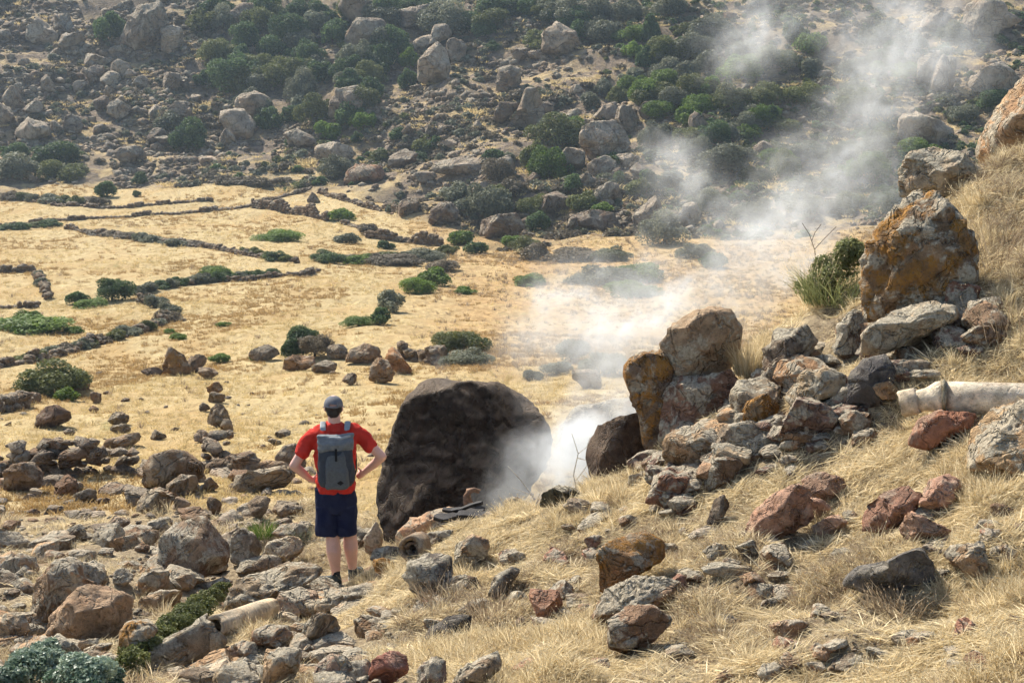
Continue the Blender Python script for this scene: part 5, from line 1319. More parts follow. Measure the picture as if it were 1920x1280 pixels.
och = (vnoise(np.stack([X / 3.0, Y / 7.0, 0 * X + 3], 1), 53) + 0.4 * vnoise(np.stack([X / 0.9, Y / 1.6, 0 * X + 3], 1), 54) + 0.5 * warm) > 0.12
idx = np.where(och & (idx != 3), rs.choice([4, 5], n), idx)
scl = rs.uniform(0.4, 0.9, n) * (0.45 + Y / 130.0) * np.where(idx == 3, 0.75, 1)
rot = np.stack([rs.normal(0, 0.1, n), rs.normal(0, 0.1, n), rs.uniform(0, 6.28, n)], 1)
scatter('field_straw', np.stack([X, Y, ground_np(X, Y)], 1), scl, rot, idx, ftufts, 'short golden dry grass covering the valley fields', 'grass')
print('field tufts', n)

# low scrub and dead grass between the hill boulders
htufts = [crown_mesh('s', 71, 260, 0.20, 4, 'leaf_dry', 0.7), crown_mesh('s', 72, 260, 0.20, 4, 'leaf_grey', 0.7), crown_mesh('s', 73, 260, 0.20, 4, 'leaf_olive', 0.7), tuft('h', 15, 40, 0.55, 1.0, 0.9, 0.05, 'straw_gold', 0.5), crown_mesh('s', 74, 260, 0.20, 4, 'leaf_dark', 0.7)]
N = 26000
px = rs.uniform(-120, 2050, N); Y = rs.uniform(106, 235, N); X = (px - 960) / FPX * Y
keep = samp(HILL, X, Y) > 0.5
m1 = vnoise(np.stack([X / 12, Y / 12, 0 * X], 1), 61); m2 = vnoise(np.stack([X / 4, Y / 4, 0 * X], 1), 62)
keep &= rs.rand(N) < np.clip(0.35 + 0.7 * m1 + 0.4 * m2, 0.06, 1)
X, Y, px, m1, m2 = X[keep], Y[keep], px[keep], m1[keep], m2[keep]; n = len(X)
green = sstep(1080, 1350, px + (Y - 150) * 2) * 0.5 + sstep(380, 450, px) * (1 - sstep(700, 780, px)) * 0.35
r1 = rs.rand(n)
idx = np.where(r1 < green, rs.choice([1, 2, 4], n), np.where(r1 < 0.72, rs.choice([0, 0, 1], n), 3))
scl = rs.uniform(0.35, 0.95, n) * (0.8 + 0.5 * np.clip(m2, -0.4, 1))
rot = np.stack([0 * X, 0 * X, rs.uniform(0, 6.28, n)], 1)
scatter('hill_scrub', np.stack([X, Y, ground_np(X, Y) + 0.15], 1), scl, rot, idx, htufts, 'low dry scrub and dead grass between the hill boulders', 'scrub')
print('hill scrub', n)
# ------------------------------------------------------------------ the hiker
def loft(sections, seg=24, power=2.0):
    """closed tube through (centre, rx, ry, axis_u, axis_v) rings, capped"""
    V, F = [], []
    for c, rx, ry, u, v in sections:
        for k in range(seg):
            a = 2 * math.pi * k / seg
            ca, sa = math.cos(a), math.sin(a)
            ca = math.copysign(abs(ca) ** (2 / power), ca); sa = math.copysign(abs(sa) ** (2 / power), sa)
            V.append((Vector(c) + Vector(u) * rx * ca + Vector(v) * ry * sa)[:])
    n = len(sections)
    for i in range(n - 1):
        for k in range(seg):
            F.append((i * seg + k, i * seg + (k + 1) % seg, (i + 1) * seg + (k + 1) % seg, (i + 1) * seg + k))
    V.append(Vector(sections[0][0])[:]); V.append(Vector(sections[-1][0])[:])
    b0, b1 = len(V) - 2, len(V) - 1
    T = []
    for k in range(seg):
        T.append((b0, (k + 1) % seg, k)); T.append((b1, (n - 1) * seg + k, (n - 1) * seg + (k + 1) % seg))
    return np.array(V), np.array(F), np.array(T)

UX, UY, UZ = (1, 0, 0), (0, 1, 0), (0, 0, 1)
def torso(rows, power=2.2):
    return loft([((x, y, z), rx, ry, UX, UY) for (x, y, z, rx, ry) in rows], 28, power)

def limb(pts, radii, seg=16):
    pts = [Vector(p) for p in pts]
    S = []
    d0 = (pts[1] - pts[0]).normalized(); dn = (pts[-1] - pts[-2]).normalized()
    P, R = [], []
    for k in (0.0, 0.5, 0.85):
        P.append(pts[0] - d0 * radii[0] * math.sqrt(max(0, 1 - (k if k else 0.12) ** 2))); R.append(radii[0] * max(k, 0.12))
    for i in range(len(pts) - 1):
        for k in range(5):
            f = k / 5
            P.append(pts[i].lerp(pts[i + 1], f)); R.append(radii[i] * (1 - f) + radii[i + 1] * f)
    P.append(pts[-1]); R.append(radii[-1])
    for k in (0.85, 0.5, 0.12):
        P.append(pts[-1] + dn * radii[-1] * math.sqrt(1 - k * k)); R.append(radii[-1] * k)
    for i, p in enumerate(P):
        d = (P[min(i + 1, len(P) - 1)] - P[max(i - 1, 0)]).normalized()
        u = d.orthogonal().normalized() if i == 0 else (u - d * u.dot(d)).normalized()
        S.append((p[:], R[i], R[i], u[:], d.cross(u)[:]))
    return loft(S, seg)

def ball(c, r):
    V, F = ico(3)
    return V * np.array(r) + np.array(c), np.zeros((0, 4), int), F

def fuse(name, pieces, voxel, smooth=6, disp=None):
    VV, Q, T, n = [], [], [], 0
    for V, q, t in pieces:
        VV.append(V)
        if len(q): Q.append(q + n)
        if len(t): T.append(t + n)
        n += len(V)
    fs = []
    if Q: fs.append(np.concatenate(Q))
    if T: fs.append(np.concatenate(T))
    me = mesh_np(name + '_raw', np.concatenate(VV), fs)
    o = bpy.data.objects.new(name + '_tmp', me); COL.objects.link(o)
    md = o.modifiers.new('r', 'REMESH'); md.mode = 'VOXEL'; md.voxel_size = voxel; md.use_smooth_shade = True
    if smooth:
        ms = o.modifiers.new('s', 'SMOOTH'); ms.factor = 0.5; ms.iterations = smooth
    dg = bpy.context.evaluated_depsgraph_get()
    out = bpy.data.meshes.new_from_object(o.evaluated_get(dg))
    bpy.data.objects.remove(o); bpy.data.meshes.remove(me)
    out.name = name
    if disp:
        V = np.zeros(len(out.vertices) * 3, np.float32); out.vertices.foreach_get('co', V); V = V.reshape(-1, 3)
        Nn = np.zeros(len(out.vertices) * 3, np.float32); out.vertices.foreach_get('normal', Nn); Nn = Nn.reshape(-1, 3)
        V = V + Nn * disp(V)[:, None]
        out.vertices.foreach_set('co', V.astype(np.float32).ravel()); out.update()
    out.polygons.foreach_set('use_smooth', np.ones(len(out.polygons), bool))
    return out

MY = hitY(637, 1097)
mx_ = ray(637, 1097)[0] * MY
MS = MY / 15.3 * 1.015
man = empty('person', (mx_, MY, ground(mx_, MY) + 0.02))
man.scale = (MS, MS, MS)
man.rotation_euler = (0, 0, -math.atan2(mx_, MY) * 0.5)
tag(man, 'man seen from behind in red t-shirt and navy shorts, hands on his hips', 'person')

M['skin'] = plain('skin', (0.68, 0.41, 0.32), 0.55, 0.08, 12, 0.0, 0.35)
M['shirt'] = plain('red_cotton', (0.52, 0.038, 0.026), 0.9, 0.10, 30, 0.15, 0.1)
M['shorts'] = plain('navy_cloth', (0.012, 0.017, 0.050), 0.85, 0.15, 30, 0.15, 0.15)
M['capcloth'] = plain('grey_cap_cloth', (0.15, 0.155, 0.17), 0.85, 0.12, 40, 0.1, 0.15)
M['hair'] = plain('dark_brown_hair', (0.020, 0.014, 0.010), 0.6, 0.4, 90, 0.5, 0.3)
M['shoe'] = plain('dark_shoe_fabric', (0.045, 0.055, 0.055), 0.8, 0.3, 50, 0.2, 0.25)
M['sole'] = plain('pale_shoe_sole', (0.40, 0.40, 0.37), 0.8, 0.2, 50)
M['sock'] = plain('black_sock', (0.015, 0.016, 0.02), 0.9, 0.2, 50)
M['pack'] = plain('blue_grey_pack_cloth', (0.088, 0.102, 0.113), 0.75, 0.14, 45, 0.15, 0.25)
M['pack_dark'] = plain('dark_slate_pack_cloth', (0.038, 0.047, 0.062), 0.75, 0.15, 45, 0.15, 0.25)
M['pack_mid'] = plain('mid_grey_pack_cloth', (0.135, 0.155, 0.168), 0.65, 0.15, 45, 0.15, 0.35)
M['pack_light'] = plain('worn_pale_pack_cloth', (0.25, 0.285, 0.30), 0.55, 0.15, 45, 0.15, 0.4)
M['black'] = plain('black_webbing', (0.008, 0.008, 0.009), 0.7, 0.2, 60, 0.0, 0.3)

LE, RE = (-0.405, -0.07, 1.225), (0.435, -0.07, 1.30)       # elbows
LSH, RSH = (-0.205, 0.01, 1.535), (0.185, 0.01, 1.55)
LW, RW_ = (-0.262, 0.03, 1.055), (0.262, 0.02, 1.125)
body = [
    torso([(-0.02, 0.0, 0.80, 0.10, 0.08), (-0.02, 0.0, 0.92, 0.155, 0.11), (-0.02, 0.0, 1.10, 0.15, 0.105), (-0.015, 0.0, 1.32, 0.175, 0.115), (-0.01, 0.0, 1.48, 0.15, 0.09), (-0.01, 0.01, 1.54, 0.08, 0.065)]),
    limb([(-0.012, 0.0, 1.52), (-0.018, 0.01, 1.66), (-0.02, 0.03, 1.72)], [0.066, 0.060, 0.058]),
    ball((-0.022, 0.035, 1.775), (0.079, 0.098, 0.112)),
    ball((-0.022, 0.07, 1.70), (0.055, 0.06, 0.06)),
    ball((-0.022, 0.135, 1.745), (0.014, 0.022, 0.022)),           # nose
    ball((-0.103, 0.035, 1.755), (0.012, 0.020, 0.032)), ball((0.060, 0.035, 1.755), (0.012, 0.020, 0.032)),
    limb([LSH, (-0.31, -0.03, 1.37), LE], [0.046, 0.051, 0.046]), limb([LE, (-0.345, -0.015, 1.15), LW], [0.047, 0.043, 0.030]),
    limb([RSH, (0.31, -0.03, 1.42), RE], [0.046, 0.051, 0.046]), limb([RE, (0.36, -0.02, 1.215), RW_], [0.047, 0.043, 0.030]),
]
for sgn, W0, hip in ((-1, Vector(LW), Vector((-0.185, 0.07, 1.03))), (1, Vector(RW_), Vector((0.185, 0.07, 1.06)))):
    d = (hip - W0).normalized()
    k1 = W0 + d * 0.075
    body.append(limb([W0, W0 + d * 0.03, k1], [0.029, 0.036, 0.034]))
    for i, (dz_, ln) in enumerate(((0.034, 0.068), (0.012, 0.078), (-0.011, 0.072), (-0.032, 0.056))):
        b0 = k1 + Vector((0, 0, dz_))
        b1 = b0 + Vector((-sgn * 0.006, 0.9, 0.02)).normalized() * ln * 0.55
        b2 = b1 + Vector((-sgn * 0.35, 0.7, -0.1)).normalized() * ln * 0.5
        body.append(limb([k1 + Vector((0, -0.02, dz_ * 0.7)), b0, b1, b2], [0.010, 0.0098, 0.009, 0.0075], 8))
    tb = W0 + d * 0.022
    body.append(limb([tb, tb + Vector((-sgn * 0.028, -0.012, 0.035)), tb + Vector((-sgn * 0.05, -0.008, 0.062))], [0.013, 0.011, 0.0085], 8))
LA, RA = Vector((-0.030, -0.05, 0.095)), Vector((0.125, 0.10, 0.105))
for A_, hipx in ((LA, -0.105), (RA, 0.075)):
    kn = Vector((A_.x * 0.6 + hipx * 0.4, A_.y * 0.5 + 0.02, 0.51))
    body.append(limb([(hipx, 0, 0.90), kn.lerp(Vector((hipx, 0, 0.9)), 0.5)[:], kn[:]], [0.093, 0.083, 0.062]))
    cf = kn.lerp(A_, 0.38) + Vector((0, -0.022, 0))
    body.append(limb([kn[:], cf[:], kn.lerp(A_, 0.75)[:], A_[:]], [0.064, 0.073, 0.052, 0.040]))
    body.append(limb([A_[:], (A_ + Vector((0, 0.03, -0.05)))[:]], [0.036, 0.034]))
link('body', fuse('body', body, 0.0075, 4), M['skin'], man)

# t-shirt
wr = lambda V: 0.012 * fbm(V * (8, 8, 13), 3, 3) + 0.010 * (1 - 2 * np.abs(fbm(V * (5, 5, 9) + 3, 2, 8)))
shirt = [torso([(-0.02, 0.0, 0.955, 0.188, 0.145), (-0.02, 0.0, 1.00, 0.185, 0.14), (-0.02, 0.0, 1.12, 0.180, 0.135), (-0.015, 0.0, 1.32, 0.198, 0.142), (-0.01, 0.0, 1.46, 0.212, 0.132), (-0.01, 0.0, 1.545, 0.19, 0.105), (-0.012, 0.0, 1.605, 0.105, 0.080), (-0.015, 0.0, 1.625, 0.078, 0.070)]),
         limb([(-0.165, 0.005, 1.525), (-0.245, -0.01, 1.465), (-0.322, -0.038, 1.355)], [0.086, 0.077, 0.070]),
         limb([(0.145, 0.005, 1.535), (0.235, -0.01, 1.495), (0.328, -0.038, 1.405)], [0.086, 0.077, 0.070])]
link('t_shirt', fuse('t_shirt', shirt, 0.010, 5, wr), M['shirt'], man)
# shorts
wr2 = lambda V: 0.010 * fbm(V * (9, 9, 5), 3, 13) + 0.006 * (1 - 2 * np.abs(fbm(V * (7, 7, 4) + 5, 2, 18)))
sh = [torso([(-0.02, 0, 0.74, 0.17, 0.12), (-0.02, 0, 0.83, 0.200, 0.150), (-0.02, 0, 0.97, 0.192, 0.148), (-0.02, 0, 0.985, 0.185, 0.14)]),
      torso([(-0.112, 0.0, 0.505, 0.106, 0.108), (-0.112, 0.0, 0.60, 0.105, 0.112), (-0.11, 0.0, 0.80, 0.108, 0.128)]),
      torso([(0.078, 0.02, 0.505, 0.103, 0.108), (0.078, 0.015, 0.60, 0.103, 0.112), (0.072, 0.0, 0.80, 0.108, 0.128)])]
link('shorts', fuse('shorts', sh, 0.010, 4, wr2), M['shorts'], man)
# hair, cap
hair = [ball((-0.022, 0.022, 1.762), (0.084, 0.092, 0.075)), ball((-0.022, -0.035, 1.725), (0.060, 0.042, 0.045))]
link('hair', fuse('hair', hair, 0.007, 3, lambda V: 0.004 * fbm(V * 45, 2, 3)), M['hair'], man)
V, F = ico(4)
capV = V * (0.092, 0.113, 0.092)
capV[:, 2] = np.where(capV[:, 2] < -0.012, -0.012 + (capV[:, 2] + 0.012) * 0.04, capV[:, 2])
# arched opening at the back
arch = (capV[:, 1] < -0.04) & (np.hypot(capV[:, 0] / 0.048, (capV[:, 2] + 0.012) / 0.046) < 1)
keepf = ~arch[F].all(1)
cap = link('cap', mesh_np('cap', capV, F[keepf]), M['capcloth'], man, (-0.022, 0.03, 1.792))
cap.rotation_euler = (math.radians(-4), 0, 0)
n_ = 11
bv = []
for j in range(5):
    for i in range(n_):
        a = math.radians(-70 + 140 * i / (n_ - 1)); rr = 0.10 + 0.075 * j / 4 * (0.6 + 0.4 * math.cos(a))
        bv.append((math.sin(a) * min(rr, 0.115), math.cos(a) * rr * 1.05 + 0.005, -0.008 - 0.018 * (math.sin(a) ** 2) - 0.01 * j / 4))
bf = [(j * n_ + i, j * n_ + i + 1, (j + 1) * n_ + i + 1, (j + 1) * n_ + i) for j in range(4) for i in range(n_ - 1)]
brim = link('brim', mesh_np('brim', np.array(bv), np.array(bf)), M['capcloth'], cap)
sm = brim.modifiers.new('thick', 'SOLIDIFY'); sm.thickness = 0.006
V2, F2 = [], []
tube(V2, F2, [Vector((-0.05, -0.098, -0.005)), Vector((0, -0.116, -0.006)), Vector((0.05, -0.098, -0.005))], [0.009] * 3, 6)
link('cap_strap', mesh_np('cap_strap', np.array(V2), np.array(F2)), M['capcloth'], cap)
# socks and shoes
for A_, toe in ((LA, Vector((-0.80, 0.52, 0))), (RA, Vector((0.30, 0.95, 0)))):
    link('sock', fuse('sock', [limb([(A_ + Vector((0, 0, 0.05)))[:], (A_ + Vector((0, 0, -0.03)))[:]], [0.0415, 0.043])], 0.007, 2), M['sock'], man)
    tdir = toe.normalized(); sd = Vector((tdir.y, -tdir.x, 0))
    heel = Vector((A_.x, A_.y, 0)) - tdir * 0.055
    z0 = A_.z - 0.095
    rows = []
    for f, hw, hh, zc in ((0.0, 0.022, 0.03, 0.045), (0.02, 0.034, 0.048, 0.055), (0.07, 0.038, 0.055, 0.058), (0.13, 0.040, 0.043, 0.048), (0.19, 0.046, 0.032, 0.038), (0.25, 0.045, 0.026, 0.032), (0.285, 0.028, 0.018, 0.028)):
        c = heel + tdir * f
        rows.append(((c.x, c.y, z0 + zc), hw, hh, sd[:], UZ))
    sh_ = fuse('shoe', [loft(rows, 20, 2.4), limb([(A_ + Vector((0, 0, 0.005)))[:], (A_ + Vector((0, 0, -0.04)))[:]], [0.045, 0.047])], 0.007, 3)
    so_ = link('shoe', sh_, M['shoe'], man)
    rows = [((r_[0][0], r_[0][1], z0 + dzz), r_[1] * 1.06, 0.001, sd[:], UZ) for r_ in rows for dzz in (0,)]
    sv, sf = [], []
    out_l = [(Vector(r_[0]) + Vector(r_[3]) * r_[1]) for r_ in rows]; out_r = [(Vector(r_[0]) - Vector(r_[3]) * r_[1]) for r_ in rows][::-1]
    ring = out_l + out_r
    k = len(ring)
    for p in ring: sv.append((p.x, p.y, z0 - 0.002))
    for p in ring: sv.append((p.x, p.y, z0 + 0.024))
    sv.append((heel.x + tdir.x * .14, heel.y + tdir.y * .14, z0 - 0.002)); sv.append((heel.x + tdir.x * .14, heel.y + tdir.y * .14, z0 + 0.024))
    tri = [(i, (i + 1) % k, k + (i + 1) % k) for i in range(k)] + [(i, k + (i + 1) % k, k + i) for i in range(k)] + [((i + 1) % k, i, 2 * k) for i in range(k)] + [(k + i, k + (i + 1) % k, 2 * k + 1) for i in range(k)]
    link('sole', mesh_np('sole', np.array(sv), np.array(tri), False), M['sole'], so_)

# backpack: worn, yet a thing of its own
pack = empty('backpack', man.location)
pack.scale = (MS * 0.94, MS, MS); pack.rotation_euler = man.rotation_euler
tag(pack, 'grey roll-top backpack with a black diamond badge worn by the man', 'backpack')
PX = 0.002
pk = torso([(PX, -0.215, 1.055, 0.11, 0.055), (PX, -0.225, 1.069, 0.158, 0.085), (PX, -0.235, 1.124, 0.184, 0.105), (PX, -0.235, 1.251, 0.186, 0.108), (PX, -0.225, 1.397, 0.178, 0.092), (PX, -0.21, 1.488, 0.172, 0.060), (PX, -0.20, 1.524, 0.168, 0.035)], 3.2)
link('pack_body', fuse('pack_body', [pk], 0.009, 3, lambda V: 0.010 * fbm(V * (9, 9, 6), 3, 23)), M['pack_dark'], pack)
fr = torso([(PX + 0.012, -0.285, 1.055, 0.105, 0.045), (PX + 0.012, -0.295, 1.078, 0.120, 0.055), (PX + 0.012, -0.300, 1.233, 0.118, 0.055), (PX + 0.008, -0.285, 1.378, 0.098, 0.045), (PX + 0.004, -0.265, 1.433, 0.085, 0.03)], 3.4)
fp = link('front_panel', fuse('front_panel', [fr], 0.008, 3, lambda V: 0.009 * fbm(V * (8, 8, 6), 3, 25)), M['pack'], pack)
rt = torso([(PX, -0.225, 1.405, 0.165, 0.062), (PX, -0.245, 1.44, 0.180, 0.072), (PX + 0.002, -0.25, 1.49, 0.184, 0.066), (PX, -0.225, 1.545, 0.180, 0.052), (PX, -0.20, 1.565, 0.172, 0.038)], 2.6)
rl = link('roll_top', fuse('roll_top', [rt, limb([(PX - 0.16, -0.235, 1.55), (PX, -0.245, 1.535), (PX + 0.165, -0.23, 1.56)], [0.026, 0.034, 0.028])], 0.009, 3, lambda V: 0.015 * fbm(V * (8, 8, 12), 3, 27)), M['pack_mid'], pack)
link('fold_edge', fuse('fold_edge', [limb([(PX - 0.05, -0.262, 1.545), (PX + 0.06, -0.268, 1.535), (PX + 0.16, -0.243, 1.562)], [0.012, 0.020, 0.016])], 0.006, 2), M['pack_light'], rl)
link('closure_strap', fuse('closure_strap', [loft([((PX + 0.01, -0.322, 1.455), 0.013, 0.005, UX, UY), ((PX + 0.01, -0.338, 1.40), 0.013, 0.006, UX, UY), ((PX + 0.012, -0.352, 1.34), 0.013, 0.005, UX, UY)], 12, 3)], 0.004, 1), M['black'], pack)
for sgn, sx, nx in ((-1, -0.115, -0.13), (1, 0.105, 0.12)):
    st = [((nx, 0.10, 1.50), 0.026, 0.008, UX, (0, 0.6, 0.8)), ((nx, 0.05, 1.60), 0.030, 0.010, UX, (0, 0.4, 0.9)), ((nx, -0.03, 1.637), 0.032, 0.012, UX, UZ), ((nx * 0.98, -0.11, 1.60), 0.032, 0.011, UX, (0, 0.5, 0.85)), ((sx, -0.175, 1.53), 0.030, 0.010, UX, (0, 0.7, 0.7))]
    link('shoulder_strap', fuse('shoulder_strap', [loft(st, 16, 3)], 0.006, 3), M['pack_light'], pack)
    link('strap_web', fuse('strap_web', [limb([(sgn * 0.165, -0.17, 1.07), (sgn * 0.20, -0.05, 1.17), (sgn * 0.195, 0.06, 1.30)], [0.009, 0.009, 0.009], 8)], 0.005, 1), M['black'], pack)
dia = np.array([(-0.034, 0, 0), (0, -0.006, -0.022), (0.034, 0, 0), (0, -0.0, 0.022)])
dm = np.concatenate([dia, dia + (0, 0.006, 0)])
dF = [np.array([(0, 1, 2, 3), (7, 6, 5, 4), (0, 4, 5, 1), (1, 5, 6, 2), (2, 6, 7, 3), (3, 7, 4, 0)])]
link('badge', mesh_np('badge', dm, dF, False), M['black'], fp, (PX + 0.05, -0.3585, 1.13))
# ------------------------------------------------------------------ old pipes
M['cement'] = rock_material('weathered_cement', 2.2, 0.15, 0.35)
def pipe_mesh(name, rings, inner, seg=28, seed=0, wob=0.03, jag=1.0):
    """rings: (point, outer radius) along the axis; hollow"""
    pts_ = [Vector(p) for p, _ in rings]
    V = []
    n = len(rings)
    rs = np.random.RandomState(seed)
    d = (pts_[-1] - pts_[0]).normalized(); u = d.orthogonal().normalized(); v_ = d.cross(u)
    prof = [(p, r_) for p, r_ in zip(pts_, [r for _, r in rings])] + [(pts_[-1] - d * 0.001, inner), (pts_[0] + d * 0.001, inner)]
    for i, (p, r_) in enumerate(prof):
        for k in range(seg):
            a = 2 * math.pi * k / seg
            q = p + (u * math.cos(a) + v_ * math.sin(a)) * r_
            if i in (0, n - 1, n, n + 1): q = q + d * jag * (0.02 * math.sin(a * 3 + seed) + 0.012 * math.sin(a * 7))
            V.append(q[:])
    F = []
    m_ = len(prof)
    for i in range(m_):
        j = (i + 1) % m_
        for k in range(seg):
            F.append((i * seg + k, i * seg + (k + 1) % seg, j * seg + (k + 1) % seg, j * seg + k))
    V = np.array(V)
    V += wob * 0.2 * np.stack([vnoise(V * 9, 1 + seed), vnoise(V * 9, 2 + seed), vnoise(V * 9, 3 + seed)], 1)
    me = mesh_np(name, V, np.array(F), True)
    return me
def on_ground(px, py, up=0.0, ymin=5.0):
    Y = hitY(px, py, ymin); s, e = ray(px, py)
    return Vector((s * Y, Y, e * Y + up))
def straight(a, b, prof):
    return [((a.lerp(b, f))[:], r_) for f, r_ in prof]

# broken cement pipe on the left, two lengths with a socket
Ya = hitY(505, 1168); Yb = hitY(395, 1215); Yc = hitY(262, 1250)
R1 = 27.0 / FPX * Yb
pa, pb = pt(505, 1140, Ya), pt(398, 1178, Yb + 0.12)
cp_root = empty('cement_pipe', pb)
tag(cp_root, 'broken cement pipe lying in two lengths among the left rubble', 'pipe')
o = link('pipe_length', pipe_mesh('pipe_length', straight(pa - pb, Vector(), [(0, R1 * 0.92), (0.3, R1 * 0.95), (0.6, R1 * 0.93), (1, R1 * 0.95)]), R1 * 0.68, seed=1), M['cement'], cp_root, color=(0.40, 0.37, 0.30, 0.0))
qa, qb = pt(398, 1192, Yb - 0.12), pt(262, 1248, Yc)
o = link('pipe_length', pipe_mesh('pipe_length', straight(qa - pb, qb - pb, [(0, R1 * 1.30), (0.12, R1 * 1.25), (0.2, R1 * 1.02), (0.6, R1 * 1.06), (1, R1 * 0.85)]), R1 * 1.0, seed=3, wob=0.25), M['rock'], cp_root, color=(0.30, 0.275, 0.225, 0.05))
# white pipe on the right slope
Yp = hitY(1840, 782)
Rw = 31.5 / FPX * Yp
w0, w1 = pt(1764, 744, Yp + 0.02), pt(2010, 752, Yp - 0.25)
wp = empty('white_pipe', w0)
tag(wp, 'white pipe with a narrowed end lying at the right edge', 'pipe')
link('barrel', pipe_mesh('barrel', straight(Vector(), w1 - w0, [(0, Rw * 0.98), (0.3, Rw), (0.7, Rw * 1.01), (1, Rw)]), Rw * 0.8, seed=5, wob=0.01, jag=0.2), M['cement'], wp, color=(0.56, 0.55, 0.50, 0.0))
c0, c1 = pt(1772, 744, Yp), pt(1716, 752, Yp + 0.05)
link('narrow_neck', pipe_mesh('narrow_neck', straight(c0 - w0, c1 - w0, [(0, Rw * 1.03), (0.25, Rw * 1.0), (0.45, Rw * 0.82), (0.62, Rw * 0.70), (1, Rw * 0.66)]), Rw * 0.45, seed=6, wob=0.01, jag=0.1), M['cement'], wp, color=(0.54, 0.525, 0.46, 0.0))
e0, e1 = pt(1722, 751, Yp + 0.04), pt(1690, 757, Yp + 0.08)
link('end_socket', pipe_mesh('end_socket', straight(e0 - w0, e1 - w0, [(0, Rw * 0.78), (0.2, Rw * 0.84), (1, Rw * 0.84)]), Rw * 0.5, seed=7, wob=0.03, jag=0.3), M['cement'], wp, color=(0.50, 0.47, 0.40, 0.0))
k0, k1 = pt(1764, 743, Yp), pt(1772, 743, Yp - 0.005)
link('collar', pipe_mesh('collar', straight(k0 - w0, k1 - w0, [(0, Rw * 1.07), (1, Rw * 1.07)]), Rw * 0.9, seed=8, wob=0.01, jag=0.1), M['cement'], wp, color=(0.16, 0.15, 0.10, 0.0))
# mouth of a broken pipe in front of the huge boulder
Yq = hitY(772, 1052)
m0, m1 = pt(770, 1030, Yq), pt(786, 1022, Yq + 0.22)
Rq = 27.0 / FPX * Yq
mp = empty('pipe_stub', m0)
tag(mp, 'dark broken pipe mouth facing the camera below the huge dark boulder', 'pipe')
link('outer_ring', pipe_mesh('outer_ring', straight(Vector(), m1 - m0, [(0, Rq * 0.93), (0.1, Rq), (1, Rq)]), Rq * 0.66, seed=9, wob=0.05), M['cement'], mp, color=(0.17, 0.145, 0.115, 0.0))
link('inner_ring', pipe_mesh('inner_ring', straight((m1 - m0) * 0.18, m1 - m0, [(0, Rq * 0.60), (1, Rq * 0.60)]), Rq * 0.36, seed=10, wob=0.08), M['cement'], mp, color=(0.16, 0.13, 0.105, 0.0))
link('core', pipe_mesh('core', straight((m1 - m0) * 0.5, m1 - m0, [(0, Rq * 0.5), (1, Rq * 0.5)]), 0.004, seed=11, wob=0.08), M['cement'], mp, color=(0.05, 0.045, 0.04, 0.0))

# ------------------------------------------------------------------ charred boards, dead wood
M['char'] = plain('charred_wood', (0.014, 0.012, 0.011), 0.75, 0.5, 25, 0.8, 0.35)
M['deadwood'] = plain('bleached_dead_wood', (0.62, 0.58, 0.50), 0.9, 0.3, 40, 0.5)
M['bark_dead'] = plain('brown_dead_wood', (0.22, 0.135, 0.085), 0.95, 0.4, 30, 0.8)
def board(label, a, b, wid, thick, seed, mat='char', name='board', cat='board'):
    d = (b - a); L = d.length; d.normalize()
    s_ = d.cross(Vector((0, 0, 1))).normalized(); u = s_.cross(d)
    V, F = [], []
    n = 14
    for i in range(n + 1):
        f = i / n
        w2 = wid * (0.5 + 0.08 * math.sin(f * 9 + seed)) * (0.75 if i in (0, n) else 1)
        off = u * (0.02 * math.sin(f * 5 + seed))
        for (x, z) in ((-1, -1), (1, -1), (1, 1), (-1, 1)):
            V.append((d * (f * L) + s_ * (x * w2) + u * (z * thick / 2) + off)[:])
    for i in range(n):
        for k in range(4):
            F.append((i * 4 + k, i * 4 + (k + 1) % 4, i * 4 + 4 + (k + 1) % 4, i * 4 + 4 + k))
    F += [(3, 2, 1, 0), (n * 4, n * 4 + 1, n * 4 + 2, n * 4 + 3)]
    V = np.array(V); V += 0.008 * np.stack([vnoise(V * 14, seed + k) for k in range(3)], 1)
    o = link(name, mesh_np(name, V, np.array(F), False), M[mat], loc=a)
    bv_ = o.modifiers.new('edge', 'BEVEL'); bv_.width = 0.006; bv_.segments = 2
    return tag(o, label, cat)
board('charred black board leaning toward the huge boulder', pt(822, 978, 15.15), pt(902, 952, 15.6), 0.17, 0.045, 1)
board('longer charred board lying across the lip of the vent', pt(858, 968, 14.95), pt(962, 958, 14.9), 0.16, 0.05, 2)
board('thin blackened board lying on top of the charred boards', pt(830, 955, 15.5), pt(905, 946, 15.4), 0.09, 0.03, 3, 'char')
# curled brown stump
V, F = [], []
c0 = pt(878, 945, 15.7)
arc = [c0 + Vector((0.0, 0, 0)), c0 + Vector((-0.01, 0, 0.08)), c0 + Vector((0.01, 0, 0.14)), c0 + Vector((0.07, -0.01, 0.16)), c0 + Vector((0.12, -0.02, 0.135))]
tube(V, F, [p - c0 for p in arc], [0.05, 0.035, 0.036, 0.032, 0.022], 9)
V = np.array(V); V += 0.012 * np.stack([vnoise(V * 16, k) for k in range(3)], 1)
o = link('curled_root', mesh_np('curled_root', V, np.array(F)), M['bark_dead'], loc=c0)
tag(o, 'curled brown root sticking up behind the charred boards', 'root')

